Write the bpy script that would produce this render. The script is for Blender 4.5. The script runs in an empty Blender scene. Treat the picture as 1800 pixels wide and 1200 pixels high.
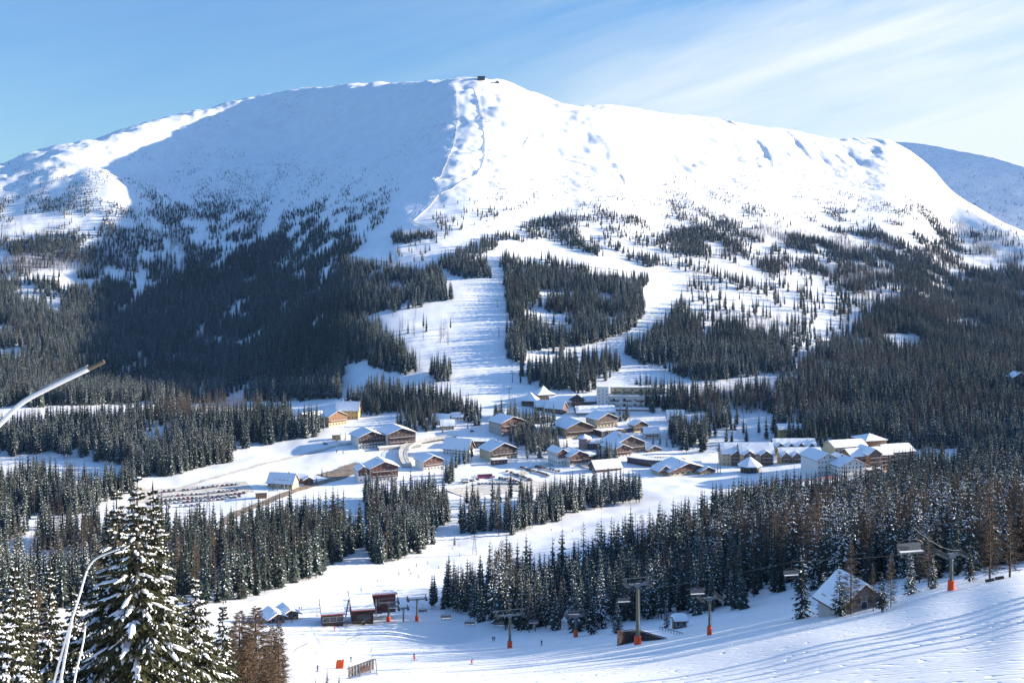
import bpy, bmesh, math, random
import numpy as np
from mathutils import Vector, Matrix, Euler

# The photograph's frame: 1800 x 1200, level camera looking along +Y (lens shift gives the tilt).
F = 1930.0      # focal length in photograph pixels
CX = 900.0
HY = 406.0      # row of the horizon
random.seed(7)
rng = np.random.default_rng(11)
scene = bpy.context.scene
COL = scene.collection
R = math.radians
SUN_AZ, SUN_EL = 79.0, 15.0        # degrees, azimuth clockwise from +Y

# ------------------------------------------------------------------ helpers
def link(o, parent=None):
    COL.objects.link(o)
    if parent is not None:
        o.parent = parent
    return o

def tag(o, label=None, cat=None, group=None, kind=None):
    if label: o['label'] = label
    if cat: o['category'] = cat
    if group: o['group'] = group
    if kind: o['kind'] = kind
    return o

def empty(name, loc, rz=0.0, label=None, cat=None, group=None):
    o = bpy.data.objects.new(name, None)
    o.empty_display_size = 0.5
    o.location = loc
    o.rotation_euler = (0, 0, rz)
    link(o)
    return tag(o, label, cat, group)

def copy_tree(o, parent=None, src_children=None):
    c = o.copy()
    COL.objects.link(c)
    c.parent = parent
    for ch in o.children:
        copy_tree(ch, c)
    return c

class MB:
    """collects shapes into one mesh"""
    def __init__(self):
        self.v, self.f, self.m = [], [], []
    def add(self, vs, fs, m=0):
        b = len(self.v)
        self.v.extend([tuple(p) for p in vs])
        for f in fs:
            self.f.append(tuple(i + b for i in f))
            self.m.append(m)
    def box(self, x0, x1, y0, y1, z0, z1, m=0, M=None):
        vs = [(x0,y0,z0),(x1,y0,z0),(x1,y1,z0),(x0,y1,z0),(x0,y0,z1),(x1,y0,z1),(x1,y1,z1),(x0,y1,z1)]
        if M is not None: vs = [M @ Vector(p) for p in vs]
        self.add(vs, [(3,2,1,0),(4,5,6,7),(0,1,5,4),(1,2,6,5),(2,3,7,6),(3,0,4,7)], m)
    def bar(self, a, b, w, h=None, m=0, up=(0,0,1)):
        h = w if h is None else h
        a, b = Vector(a), Vector(b)
        d = (b - a)
        L = d.length
        if L < 1e-6: return
        d /= L
        u = Vector(up)
        if abs(d.dot(u)) > 0.98: u = Vector((0, 1, 0))
        s = d.cross(u).normalized()
        t = s.cross(d).normalized()
        vs = []
        for p in (a, b):
            for (i, j) in ((-1,-1),(1,-1),(1,1),(-1,1)):
                vs.append(p + s*(w/2*i) + t*(h/2*j))
        self.add(vs, [(0,1,2,3),(7,6,5,4),(0,4,5,1),(1,5,6,2),(2,6,7,3),(3,7,4,0)], m)
    def tube(self, pts, rads, n=8, m=0, cap=True):
        pts = [Vector(p) for p in pts]
        if not hasattr(rads, '__len__'): rads = [rads]*len(pts)
        rings = []
        ref = Vector((0.13, 0.21, 1)).normalized()
        for i, p in enumerate(pts):
            d = (pts[min(i+1, len(pts)-1)] - pts[max(i-1, 0)]).normalized()
            r = ref if abs(d.dot(ref)) < 0.95 else Vector((1, 0, 0))
            s = d.cross(r).normalized(); t = s.cross(d).normalized()
            rings.append([p + (s*math.cos(2*math.pi*k/n) + t*math.sin(2*math.pi*k/n))*rads[i] for k in range(n)])
        vs = [q for r_ in rings for q in r_]
        fs = []
        for i in range(len(pts)-1):
            for k in range(n):
                a = i*n+k; b = i*n+(k+1) % n
                fs.append((a, b, b+n, a+n))
        if cap:
            fs.append(tuple(range(n-1, -1, -1)))
            fs.append(tuple(range((len(pts)-1)*n, len(pts)*n)))
        self.add(vs, fs, m)
    def poly_prism(self, pts, z0, z1, m=0):
        n = len(pts)
        vs = [(x, y, z0) for x, y in pts] + [(x, y, z1) for x, y in pts]
        fs = [tuple(range(n-1, -1, -1)), tuple(range(n, 2*n))]
        for k in range(n):
            a, b = k, (k+1) % n
            fs.append((a, b, b+n, a+n))
        self.add(vs, fs, m)
    def mesh(self, name, mats, smooth=False):
        me = bpy.data.meshes.new(name)
        me.from_pydata(self.v, [], self.f)
        for mt in (mats if isinstance(mats, (list, tuple)) else [mats]):
            me.materials.append(mt)
        if any(self.m):
            me.polygons.foreach_set('material_index', self.m)
        if smooth:
            me.polygons.foreach_set('use_smooth', [True]*len(me.polygons))
        me.update()
        return me
    def build(self, name, mats, parent=None, smooth=False, loc=None):
        o = bpy.data.objects.new(name, self.mesh(name, mats, smooth))
        if loc is not None: o.location = loc
        return link(o, parent)

# ------------------------------------------------------------------ materials
def nodes_of(name):
    m = bpy.data.materials.new(name)
    m.use_nodes = True
    nt = m.node_tree
    return m, nt, nt.nodes['Principled BSDF']

def mat(name, col, rough=0.7, var=0.25, scale=1.5, metal=0.0, spec=0.3, bump=0.0, rnd=0.0):
    """plain surface with a little procedural unevenness of its colour"""
    m, nt, b = nodes_of(name)
    N, L = nt.nodes, nt.links
    tc = N.new('ShaderNodeTexCoord')
    nz = N.new('ShaderNodeTexNoise'); nz.inputs['Scale'].default_value = scale; nz.inputs['Detail'].default_value = 3
    L.new(tc.outputs['Object'], nz.inputs['Vector'])
    mx = N.new('ShaderNodeMix'); mx.data_type = 'RGBA'
    mx.inputs['A'].default_value = (*[c*(1-var) for c in col], 1)
    mx.inputs['B'].default_value = (*[min(1, c*(1+var)) for c in col], 1)
    L.new(nz.outputs['Fac'], mx.inputs['Factor'])
    out = mx.outputs['Result']
    if rnd:
        oi = N.new('ShaderNodeObjectInfo')
        mr = N.new('ShaderNodeMapRange'); mr.inputs['To Min'].default_value = 1-rnd; mr.inputs['To Max'].default_value = 1+rnd
        L.new(oi.outputs['Random'], mr.inputs['Value'])
        hs = N.new('ShaderNodeHueSaturation')
        L.new(mr.outputs['Result'], hs.inputs['Value']); L.new(out, hs.inputs['Color'])
        out = hs.outputs['Color']
    L.new(out, b.inputs['Base Color'])
    b.inputs['Roughness'].default_value = rough
    b.inputs['Metallic'].default_value = metal
    b.inputs['Specular IOR Level'].default_value = spec
    if bump:
        bp = N.new('ShaderNodeBump'); bp.inputs['Strength'].default_value = bump; bp.inputs['Distance'].default_value = 0.2
        L.new(nz.outputs['Fac'], bp.inputs['Height']); L.new(bp.outputs['Normal'], b.inputs['Normal'])
    return m

def planks(name, col, scale=3.0, axis=0, rough=0.75):
    """boards: narrow darker joints across one axis"""
    m, nt, b = nodes_of(name)
    N, L = nt.nodes, nt.links
    tc = N.new('ShaderNodeTexCoord')
    w = N.new('ShaderNodeTexWave'); w.wave_type = 'BANDS'; w.bands_direction = 'XYZ'[axis]
    w.inputs['Scale'].default_value = scale; w.inputs['Distortion'].default_value = 1.2
    L.new(tc.outputs['Object'], w.inputs['Vector'])
    mx = N.new('ShaderNodeMix'); mx.data_type = 'RGBA'
    mx.inputs['A'].default_value = (*[c*0.6 for c in col], 1)
    mx.inputs['B'].default_value = (*[min(1, c*1.25) for c in col], 1)
    L.new(w.outputs['Fac'], mx.inputs['Factor']); L.new(mx.outputs['Result'], b.inputs['Base Color'])
    b.inputs['Roughness'].default_value = rough
    return m

SNOWC = (0.88, 0.885, 0.90)
def snow_ground(name):
    m, nt, b = nodes_of(name)
    N, L = nt.nodes, nt.links
    tc = N.new('ShaderNodeTexCoord')
    # wind-packed mottling, tens of metres
    n1 = N.new('ShaderNodeTexNoise'); n1.inputs['Scale'].default_value = 0.03; n1.inputs['Detail'].default_value = 8; n1.inputs['Roughness'].default_value = 0.62
    L.new(tc.outputs['Object'], n1.inputs['Vector'])
    rp = N.new('ShaderNodeValToRGB')
    rp.color_ramp.elements[0].position = 0.35; rp.color_ramp.elements[0].color = (0.83, 0.835, 0.855, 1)
    rp.color_ramp.elements[1].position = 0.62; rp.color_ramp.elements[1].color = (0.90, 0.90, 0.91, 1)
    L.new(n1.outputs['Fac'], rp.inputs['Fac'])
    # grass tufts and stones poking through on the steep open mountainside
    att = N.new('ShaderNodeAttribute'); att.attribute_name = 'scrub'
    n2 = N.new('ShaderNodeTexNoise'); n2.inputs['Scale'].default_value = 0.12; n2.inputs['Detail'].default_value = 5; n2.inputs['Roughness'].default_value = 0.7
    L.new(tc.outputs['Object'], n2.inputs['Vector'])
    mr = N.new('ShaderNodeMapRange'); mr.inputs['From Min'].default_value = 0.53; mr.inputs['From Max'].default_value = 0.64
    L.new(n2.outputs['Fac'], mr.inputs['Value'])
    mu = N.new('ShaderNodeMath'); mu.operation = 'MULTIPLY'
    L.new(mr.outputs['Result'], mu.inputs[0]); L.new(att.outputs['Fac'], mu.inputs[1])
    mx = N.new('ShaderNodeMix'); mx.data_type = 'RGBA'; mx.inputs['B'].default_value = (0.24, 0.215, 0.20, 1)
    L.new(mu.outputs['Value'], mx.inputs['Factor']); L.new(rp.outputs['Color'], mx.inputs['A'])
    L.new(mx.outputs['Result'], b.inputs['Base Color'])
    b.inputs['Roughness'].default_value = 0.55
    b.inputs['Specular IOR Level'].default_value = 0.25
    # piste grooming and ski tracks: fine stretched ripples on the near slope, lumps elsewhere
    at2 = N.new('ShaderNodeAttribute'); at2.attribute_name = 'piste'
    mp = N.new('ShaderNodeMapping'); mp.inputs['Rotation'].default_value = (0, 0, R(28)); mp.inputs['Scale'].default_value = (0.10, 0.55, 0.2)
    L.new(tc.outputs['Object'], mp.inputs['Vector'])
    n3 = N.new('ShaderNodeTexNoise'); n3.inputs['Scale'].default_value = 1.0; n3.inputs['Detail'].default_value = 3; n3.inputs['Roughness'].default_value = 0.55; n3.inputs['Distortion'].default_value = 1.4
    L.new(mp.outputs['Vector'], n3.inputs['Vector'])
    n4 = N.new('ShaderNodeTexNoise'); n4.inputs['Scale'].default_value = 0.35; n4.inputs['Detail'].default_value = 6
    L.new(tc.outputs['Object'], n4.inputs['Vector'])
    # carved arcs of skiers
    wv = N.new('ShaderNodeTexWave'); wv.wave_type = 'RINGS'; wv.rings_direction = 'Z'
    wv.inputs['Scale'].default_value = 0.16; wv.inputs['Distortion'].default_value = 17; wv.inputs['Detail'].default_value = 3; wv.inputs['Detail Scale'].default_value = 0.7
    mp2 = N.new('ShaderNodeMapping'); mp2.inputs['Scale'].default_value = (1.0, 0.45, 1.0)
    L.new(tc.outputs['Object'], mp2.inputs['Vector']); L.new(mp2.outputs['Vector'], wv.inputs['Vector'])
    pw = N.new('ShaderNodeMath'); pw.operation = 'POWER'; pw.inputs[1].default_value = 14
    L.new(wv.outputs['Fac'], pw.inputs[0])
    sub = N.new('ShaderNodeMath'); sub.operation = 'MULTIPLY_ADD'; sub.inputs[1].default_value = -0.9
    L.new(pw.outputs['Value'], sub.inputs[0]); L.new(n3.outputs['Fac'], sub.inputs[2])
    hm = N.new('ShaderNodeMix'); hm.data_type = 'FLOAT'
    L.new(at2.outputs['Fac'], hm.inputs['Factor']); L.new(n4.outputs['Fac'], hm.inputs['A']); L.new(sub.outputs['Value'], hm.inputs['B'])
    bp = N.new('ShaderNodeBump'); bp.inputs['Distance'].default_value = 0.6
    at3 = N.new('ShaderNodeAttribute'); at3.attribute_name = 'tracks'
    L.new(at3.outputs['Fac'], bp.inputs['Strength'])
    L.new(hm.outputs['Result'], bp.inputs['Height']); L.new(bp.outputs['Normal'], b.inputs['Normal'])
    return m

M = {}
M['ground'] = snow_ground('snow_ground')
M['snow'] = mat('snow', SNOWC, 0.6, 0.05, 0.8, bump=0.15)
M['tree_snow'] = mat('tree_snow', (0.80, 0.82, 0.86), 0.7, 0.12, 0.6)
M['needle'] = mat('needles', (0.037, 0.049, 0.040), 0.8, 0.5, 0.5, spec=0.15, rnd=0.45)
M['needle_big'] = mat('needles_close', (0.046, 0.048, 0.022), 0.75, 0.7, 1.6, spec=0.2)
M['bark'] = mat('bark', (0.075, 0.055, 0.042), 0.9, 0.4, 4)
M['frost'] = mat('frosted_needles', (0.62, 0.64, 0.67), 0.8, 0.35, 0.5, rnd=0.3)
M['larch_near'] = mat('near_larch_twigs', (0.145, 0.10, 0.066), 0.9, 0.35, 0.8, spec=0.1, rnd=0.2)
M['larch'] = mat('larch_twigs', (0.115, 0.084, 0.058), 0.9, 0.35, 0.6, spec=0.1, rnd=0.3)

# ------------------------------------------------------------------ terrain
def smooth(a, b, x):
    t = np.clip((x-a)/(b-a), 0, 1)
    return t*t*(3-2*t)
def pchip(x, y, xi):
    """monotone cubic through (x, y); y may be (n,) or (n, k)"""
    x = np.asarray(x, float); y = np.asarray(y, float)
    h = np.diff(x); hh = h[:, None] if y.ndim == 2 else h
    d = np.diff(y, axis=0) / hh
    m = np.zeros_like(y)
    m[0], m[-1] = d[0], d[-1]
    w1 = (2*h[1:] + h[:-1]); w2 = (h[1:] + 2*h[:-1])
    if y.ndim == 2: w1, w2 = w1[:, None], w2[:, None]
    a, b_ = d[:-1], d[1:]
    ok = a*b_ > 0
    with np.errstate(divide='ignore', invalid='ignore'):
        hm = (w1 + w2) / (w1/a + w2/b_)
    m[1:-1] = np.where(ok, hm, 0.0)
    k = np.clip(np.searchsorted(x, xi) - 1, 0, len(x)-2)
    t = (xi - x[k]) / h[k]
    H = h[k]
    if y.ndim == 2: t, H = t[:, None], H[:, None]
    return ((1+2*t)*(1-t)**2)*y[k] + t*(1-t)**2*H*m[k] + t*t*(3-2*t)*y[k+1] + t*t*(t-1)*H*m[k+1]

ST = [-700, 0, 200, 330, 480, 620, 720, 800, 860, 1000, 1150, 1300, 1450, 1560, 1640, 1700, 1800, 2500]
NEAR = [   # (row, distances at each station)
 (1200, [150,190,205,215,215,215,205,200,195,180,165,140,118,105, 95, 88, 78, 50]),
 (1130, [330,360,365,370,370,370,365,360,350,315,272,225,180,160,148,140,122, 80]),
 (1085, [420,445,450,450,450,450,450,448,435,400,360,305,250,215,190,178,155,100]),
 (1030, [520,545,550,550,550,550,550,550,545,520,470,410,330,290,255,235,205,150]),
 ( 950, [680,690,690,690,690,690,690,688,685,670,630,580,520,480,455,440,410,330]),
 ( 870, [840,845,845,845,845,845,845,845,845,840,825,800,750,720,705,690,660,540]),
 ( 800, [985,990,990,990,990,985,985,985,985,985,985,985,960,940,920,910,885,760]),
 ( 740, [1120,1110,1100,1100,1100,1100,1100,1100,1100,1100,1100,1100,1090,1075,1065,1055,1040,930]),
]
RIDGE = dict(zip(ST, [430,293,232,198,165,150,147,142,142,188,200,218,240,246,300,352,408,560]))
MTN = {  # distances at 0, .2 .. 1 of the way from row 690 to the ridge
 -700:(1350,1500,1650,1800,1950,2100), 0:(1350,1600,1850,2050,2240,2530), 200:(1430,1720,1980,2200,2440,2690),
 330:(1450,1800,2080,2330,2625,2845), 480:(1400,1690,2010,2390,2730,2950), 620:(1260,1460,1740,2170,2580,2880),
 720:(1210,1420,1690,2020,2420,2790), 800:(1200,1420,1690,2000,2330,2680), 860:(1200,1420,1700,2020,2340,2690),
 1000:(1200,1430,1700,2030,2362,2698),
 1150:(1200,1445,1750,2105,2461,2819),
 1300:(1190,1470,1800,2180,2550,2930),
 1450:(1190,1498,1847,2236,2623,3026),
 1560:(1190,1518,1887,2276,2671,3088),
 1640:(1190,1508,1867,2266,2669,3080),
 1700:(1190,1492,1825,2177,2543,2916),
 1800:(1190,1460,1740,2040,2334,2626),
 2500:(1060,1200,1340,1480,1620,1760)}
ridge_fine = [(-700,430),(0,293),(60,274),(150,250),(250,222),(330,199),(420,180),(500,161),(600,151),(640,150),(720,147),(800,142),(845,141),(880,146),(930,165),(1000,187),(1080,187),(1150,198),(1250,208),(1320,220),(1400,231),(1480,246),(1555,245),(1600,265),(1640,298),(1670,335),(1720,366),(1800,408),(2500,560)]
PXT = np.arange(-700, 2501, 4.0)
YT = np.concatenate([np.arange(-80, 60, 5.0), 60*1.0055**np.arange(0, 775)])
def build_table():
    st = np.array(ST, float)
    rows_y, rows_Y = [], []
    for row, ds in NEAR:
        rows_y.append(np.full(len(PXT), float(row)))
        rows_Y.append(pchip(st, np.array(ds, float), PXT))
    rf = np.array(ridge_fine, float)
    rd = pchip(rf[:, 0], rf[:, 1], PXT)
    for k in range(6):
        Yk = pchip(st, np.array([MTN[s][k] for s in ST], float), PXT)
        rows_y.append(690 + (rd-690)*k/5.0)
        rows_Y.append(Yk)
    T = np.zeros((len(PXT), len(YT)))
    for i in range(len(PXT)):
        ys = np.array([r_[i] for r_ in rows_y]); Ys = np.array([r_[i] for r_ in rows_Y])
        zs = -(ys-HY)/F*Ys
        # nearer than the bottom of the picture the ground lies just under the lowest line of sight
        Yn = np.array([-80., 0., Ys[0]*0.5]); zn = np.array([22., -2.4, -0.4114*Ys[0]*0.5 - 1.6])
        # beyond the crest it falls away
        Yf = np.array([Ys[-1]+260, Ys[-1]+900, 4400.]); zf = np.array([zs[-1]-50, zs[-1]-260, zs[-1]-500])
        T[i] = pchip(np.concatenate([Yn, Ys, Yf]), np.concatenate([zn, zs, zf]), np.clip(YT, -80, 4399))
    # soften the kinks of the control net sideways
    k = np.exp(-0.5*(np.arange(-10, 11)/4.0)**2); k /= k.sum()
    far = YT > 1150
    pad = np.pad(T, ((10, 10), (0, 0)), mode='edge')
    S = sum(k[i]*pad[i:i+len(PXT)] for i in range(21))
    wgt = smooth(1100, 1400, YT)[None]*(1-smooth(3000, 3200, YT)[None])
    T = T*(1-wgt) + S*wgt
    return T, rd
TAB, RD = build_table()

def _hash(ix, iy, s):
    h = (ix.astype(np.int64)*374761393 + iy.astype(np.int64)*668265263 + s*974634777) & 0xffffffff
    h = ((h ^ (h >> 13)) * 1274126177) & 0xffffffff
    return ((h ^ (h >> 16)) & 0xffff) / 65535.0
def vnoise(x, y, s=0):
    ix = np.floor(x); iy = np.floor(y)
    fx = x-ix; fy = y-iy
    fx = fx*fx*fx*(fx*(fx*6-15)+10); fy = fy*fy*fy*(fy*(fy*6-15)+10)
    a = _hash(ix, iy, s); b = _hash(ix+1, iy, s); c = _hash(ix, iy+1, s); d = _hash(ix+1, iy+1, s)
    return (a*(1-fx)+b*fx)*(1-fy) + (c*(1-fx)+d*fx)*fy - 0.5
def fbm(x, y, s, o=3):
    r_ = 0; a = 1.0
    for k in range(o):
        r_ = r_ + a*vnoise(x*2**k, y*2**k, s+k); a *= 0.5
    return r_
def smooth(a, b, x):
    t = np.clip((x-a)/(b-a), 0, 1)
    return t*t*(3-2*t)

def ground_raw(X, Y):
    px = CX + F*X/np.maximum(Y, 60.0)
    fi = np.clip((px-PXT[0])/4.0, 0, len(PXT)-1.001)
    i = fi.astype(int); fi = fi-i
    j = np.clip(np.searchsorted(YT, Y)-1, 0, len(YT)-2)
    fj = np.clip((Y-YT[j])/(YT[j+1]-YT[j]), 0, 1)
    return (TAB[i, j]*(1-fi)+TAB[i+1, j]*fi)*(1-fj) + (TAB[i, j+1]*(1-fi)+TAB[i+1, j+1]*fi)*fj
def ground(X, Y):
    X = np.asarray(X, float); Y = np.asarray(Y, float)
    z = ground_raw(X, Y)
    px = CX + F*X/np.maximum(Y, 60.0)
    mt = smooth(1250, 1900, Y)
    z = z + mt*(7.0*fbm(X/170, Y/170, 3, 3) + 2.2*fbm(X/38, Y/38, 9, 3))
    z = z + (1-mt)*smooth(150, 500, Y)*1.5*fbm(X/38, Y/38, 21, 3) + 0.14*smooth(60, 250, Y)*fbm(X/17, Y/17, 30, 2)
    z = z + smooth(20, 110, z)*smooth(1700, 2000, Y)*(2.6*fbm(X/26, Y/20, 15, 3) + 1.8*np.abs(vnoise(X/48, Y/70, 17)))
    # broken ribs and hollows below the right-hand crest, wind lips on the dome
    w = smooth(1060, 1250, px)*(1-smooth(1630, 1700, px))*smooth(90, 170, z)
    wx = X+0.30*Y+45*vnoise(X/120, Y/120, 40); wy = Y-0.1*X
    g = np.abs(vnoise(wx/70, wy/230, 41))*2
    g2 = np.abs(vnoise(wx/31, wy/75, 43))*2
    patch = np.clip(0.15+1.9*vnoise(wx/190, wy/120, 45), 0, 1)
    z = z - w*(17*(0.45-np.minimum(g, .45))*patch*2 + 9*(0.4-np.minimum(g2, .4))*(0.35+patch)) + w*5*fbm(X/55, Y/40, 48, 3)
    w2 = smooth(40, 130, z)*smooth(1850, 2100, Y)*(1-smooth(1060, 1200, px))
    z = z + w2*(8.0*np.abs(vnoise((X*0.8+Y*0.5)/95, (Y-X*0.6)/48, 47))*2 + 4.2*fbm(X/40, Y/24, 49, 4))
    # lit left shoulder in front of the basin (stands proud of it)
    wl = np.exp(-((px-190)/105)**2)*np.exp(-((Y-2340)/150)**2)
    z = z + 46*wl + 9*np.exp(-((px-360)/60)**2)*np.exp(-((Y-2640)/90)**2)
    # hollow added beside the near wood to hold its shadow
    z = z - 4.5*np.exp(-((px-775)/75)**2)*np.exp(-((Y-405)/32)**2)
    return z
def G(X, Y):
    return float(ground(np.array([X]), np.array([Y]))[0])

_YS = np.concatenate([np.arange(60, 700, 1.5), np.arange(700, 3400, 4.0)])
def at(px, py):
    """first point of the terrain met by the line of sight through a photograph pixel"""
    X = (px-CX)/F*_YS
    d = ground(X, _YS) + (py-HY)/F*_YS
    k = np.argmax(d >= 0)
    if d[k] < 0: k = len(_YS)-1
    if k > 0:
        t = -d[k-1]/(d[k]-d[k-1]) if d[k] != d[k-1] else 0
        Y = _YS[k-1] + t*(_YS[k]-_YS[k-1])
    else:
        Y = _YS[0]
    X = (px-CX)/F*Y
    return Vector((X, Y, G(X, Y)))
def pix(X, Y, Z):
    return CX + F*X/Y, HY - F*Z/Y

def grid_mesh(name, X, Y, Z, material, attrs=None):
    nr, nc = X.shape
    me = bpy.data.meshes.new(name)
    nv = nr*nc
    me.vertices.add(nv)
    me.vertices.foreach_set('co', np.stack([X, Y, Z], -1).reshape(-1).astype(np.float32))
    idx = np.arange(nv).reshape(nr, nc)
    q = np.stack([idx[:-1, :-1], idx[:-1, 1:], idx[1:, 1:], idx[1:, :-1]], -1).reshape(-1, 4)
    nf = len(q)
    me.loops.add(nf*4)
    me.loops.foreach_set('vertex_index', q.reshape(-1).astype(np.int32))
    me.polygons.add(nf)
    me.polygons.foreach_set('loop_start', np.arange(0, nf*4, 4, dtype=np.int32))
    me.polygons.foreach_set('loop_total', np.full(nf, 4, dtype=np.int32))
    me.polygons.foreach_set('use_smooth', np.ones(nf, bool))
    for n_, a in (attrs or {}).items():
        at_ = me.attributes.new(n_, 'FLOAT', 'POINT')
        at_.data.foreach_set('value', a.reshape(-1).astype(np.float32))
    me.materials.append(material)
    me.update(); me.validate()
    o = bpy.data.objects.new(name, me)
    return link(o)

def make_terrain():
    u = np.concatenate([np.linspace(-700, -40, 55)[:-1], np.linspace(-40, 1840, 640), np.linspace(1840, 2500, 55)[1:]])
    u = (u-CX)/F
    Y = np.concatenate([np.linspace(-78, 60, 40)[:-1], 60*np.exp(np.linspace(0, math.log(1800/60), 600))[:-1], np.arange(1800, 3150, 6.0), np.linspace(3150, 4300, 40)])
    YY, UU = np.meshgrid(Y, u, indexing='ij')
    XX = UU*np.sqrt(YY**2+30**2)
    ZZ = ground(XX, YY)
    px = CX+F*XX/np.maximum(YY, 60); py = HY-F*ZZ/np.maximum(YY, 60)
    scrub = smooth(1900, 2150, YY)*(0.35+0.4*smooth(860, 1000, px))*np.clip(.55+1.6*fbm(XX/110, YY/110, 91, 3), .1, 1)
    piste = (1-smooth(420, 520, YY))
    o = grid_mesh('mountain_terrain', XX, YY, ZZ, M['ground'], {'scrub': scrub, 'piste': piste, 'tracks': 0.05+0.19*(1-smooth(400, 1200, YY))})
    tag(o, kind='structure')
    # the next ridge to the right, farther off
    rp = np.array([(1380,300),(1450,275),(1560,248),(1620,253),(1650,257),(1680,263),(1740,275),(1800,292),(1900,316),(2100,370),(2500,470)], float)
    pxs = np.linspace(1380, 2500, 260)
    rr = pchip(rp[:, 0], rp[:, 1], pxs)
    Yr = np.interp(pxs, [1380, 1450, 1800, 2500], [4700, 4600, 3900, 3000])
    ts = np.linspace(0, 1.35, 150)
    X2 = np.zeros((len(ts), len(pxs))); Y2 = X2.copy(); Z2 = X2.copy()
    for i, t in enumerate(ts):
        zr = -(rr-HY)/F*Yr
        Yf = Yr-1150*(1-t) if t <= 1 else Yr + 1500*(t-1)
        xr = (pxs-CX)/F*Yr
        zb = -330
        tt = min(t, 1.0)
        z = zb + (zr-zb)*(tt**1.25) if t <= 1 else zr - 700*(t-1)
        X2[i] = xr - 500*(1-min(t, 1.0)); Y2[i] = Yf; Z2[i] = z
    Z2 = Z2 + 26*fbm(X2/170, Y2/170, 71, 5)*np.minimum(1, np.abs(1-ts)[:, None]*6+0.25)
    o2 = grid_mesh('far_ridge_hill', X2, Y2, Z2, M['ground'], {'scrub': np.full(X2.shape, 0.6), 'piste': np.zeros(X2.shape), 'tracks': np.full(X2.shape, .05)})
    tag(o2, kind='structure')
    return X2, Y2, Z2
FAR = make_terrain()
# ------------------------------------------------------------------ where the forest grows (rows and columns of tree feet in the photograph)
MW, MH = 900, 600
D = np.zeros((MH, MW)); LR = np.zeros((MH, MW))
GX, GY = np.meshgrid((np.arange(MW)+0.5)*2, (np.arange(MH)+0.5)*2)
def inpoly(pts):
    x0 = min(p[0] for p in pts); x1 = max(p[0] for p in pts); y0 = min(p[1] for p in pts); y1 = max(p[1] for p in pts)
    i0, i1 = max(0, int(x0/2)-1), min(MW, int(x1/2)+2); j0, j1 = max(0, int(y0/2)-1), min(MH, int(y1/2)+2)
    gx, gy = GX[j0:j1, i0:i1], GY[j0:j1, i0:i1]
    c = np.zeros(gx.shape, bool)
    n = len(pts)
    for k in range(n):
        (xa, ya), (xb, yb) = pts[k], pts[(k+1) % n]
        if ya == yb: continue
        c ^= ((ya > gy) != (yb > gy)) & (gx < (xb-xa)*(gy-ya)/(yb-ya)+xa)
    return (slice(j0, j1), slice(i0, i1)), c
def P(d, l, pts):
    s, c = inpoly(pts)
    D[s][c] = d
    if l is not None: LR[s][c] = l
def LN(d, w, pts):
    w = w if hasattr(w, '__len__') else [w]*len(pts)
    for k in range(len(pts)-1):
        (xa, ya), (xb, yb) = pts[k], pts[k+1]
        dx, dy = xb-xa, yb-ya
        L2 = dx*dx+dy*dy
        t = np.clip(((GX-xa)*dx+(GY-ya)*dy)/L2, 0, 1)
        dd = np.hypot(GX-xa-t*dx, GY-ya-t*dy)
        D[dd < (w[k]+(w[k+1]-w[k])*t)/2] = d

gx1 = GX[0]
y0 = np.interp(gx1, [0,100,250,330,400,500,600,700,760,860,1000,1100,1200,1350,1500,1600,1700,1800], [275,250,250,258,255,268,282,300,335,340,310,300,262,262,270,298,365,412])
y1 = np.interp(gx1, [0,100,250,330,400,500,600,700,760,860,1000,1100,1200,1350,1500,1600,1700,1800], [410,400,410,430,430,435,445,440,440,430,420,420,430,440,440,430,440,470])
dmax = np.interp(gx1, [0,700,800,1000,1400,1500,1800], [0.95,0.95,0.6,0.5,0.55,0.6,0.7])
t_ = np.clip((GY-y0[None])/(y1-y0)[None], 0, 1)
D[:] = dmax[None]*t_**1.05
D[(GY > 690)] = 0
LR[:] = 0.12
LR[(GX < 330) & (GY < 560)] = 0.5
LR[(GX > 1250) & (GY < 540)] = 0.42
# big dark forests of the lower mountain
P(.97, .1, [(0,500),(120,480),(330,500),(430,450),(520,445),(620,456),(700,475),(760,478),(800,500),(800,530),(740,540),(690,545),(600,560),(600,700),(0,715)])
P(.94, .26, [(1540,535),(1640,520),(1800,500),(1800,790),(1200,790),(1110,692),(1190,700),(1280,690),(1390,665),(1410,640),(1440,605)])
# clearings of the left forest
for c in ([(25,512),(60,505),(120,510),(125,530),(100,548),(60,545),(35,535)], [(150,525),(162,515),(160,540),(152,540)],
          [(245,470),(262,480),(262,505),(250,530),(205,560),(195,560),(232,525),(242,500)], [(305,455),(325,450),(318,480),(308,478)],
          [(400,556),(440,552),(440,562),(402,564)], [(345,690),(360,670),(362,700),(345,712)], [(390,690),(440,670),(450,700),(400,705)],
          [(285,415),(300,430),(290,450),(280,470)], [(345,385),(362,385),(362,425),(345,432)], [(360,432),(395,425),(415,425),(400,440),(365,440)]):
    P(.12, None, c)
P(.72, .2, [(430,400),(520,378),(610,352),(690,348),(680,385),(640,432),(600,446),(520,425)])
LN(0.05, 8, [(470,408),(520,392),(600,365),(680,345)])
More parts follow.
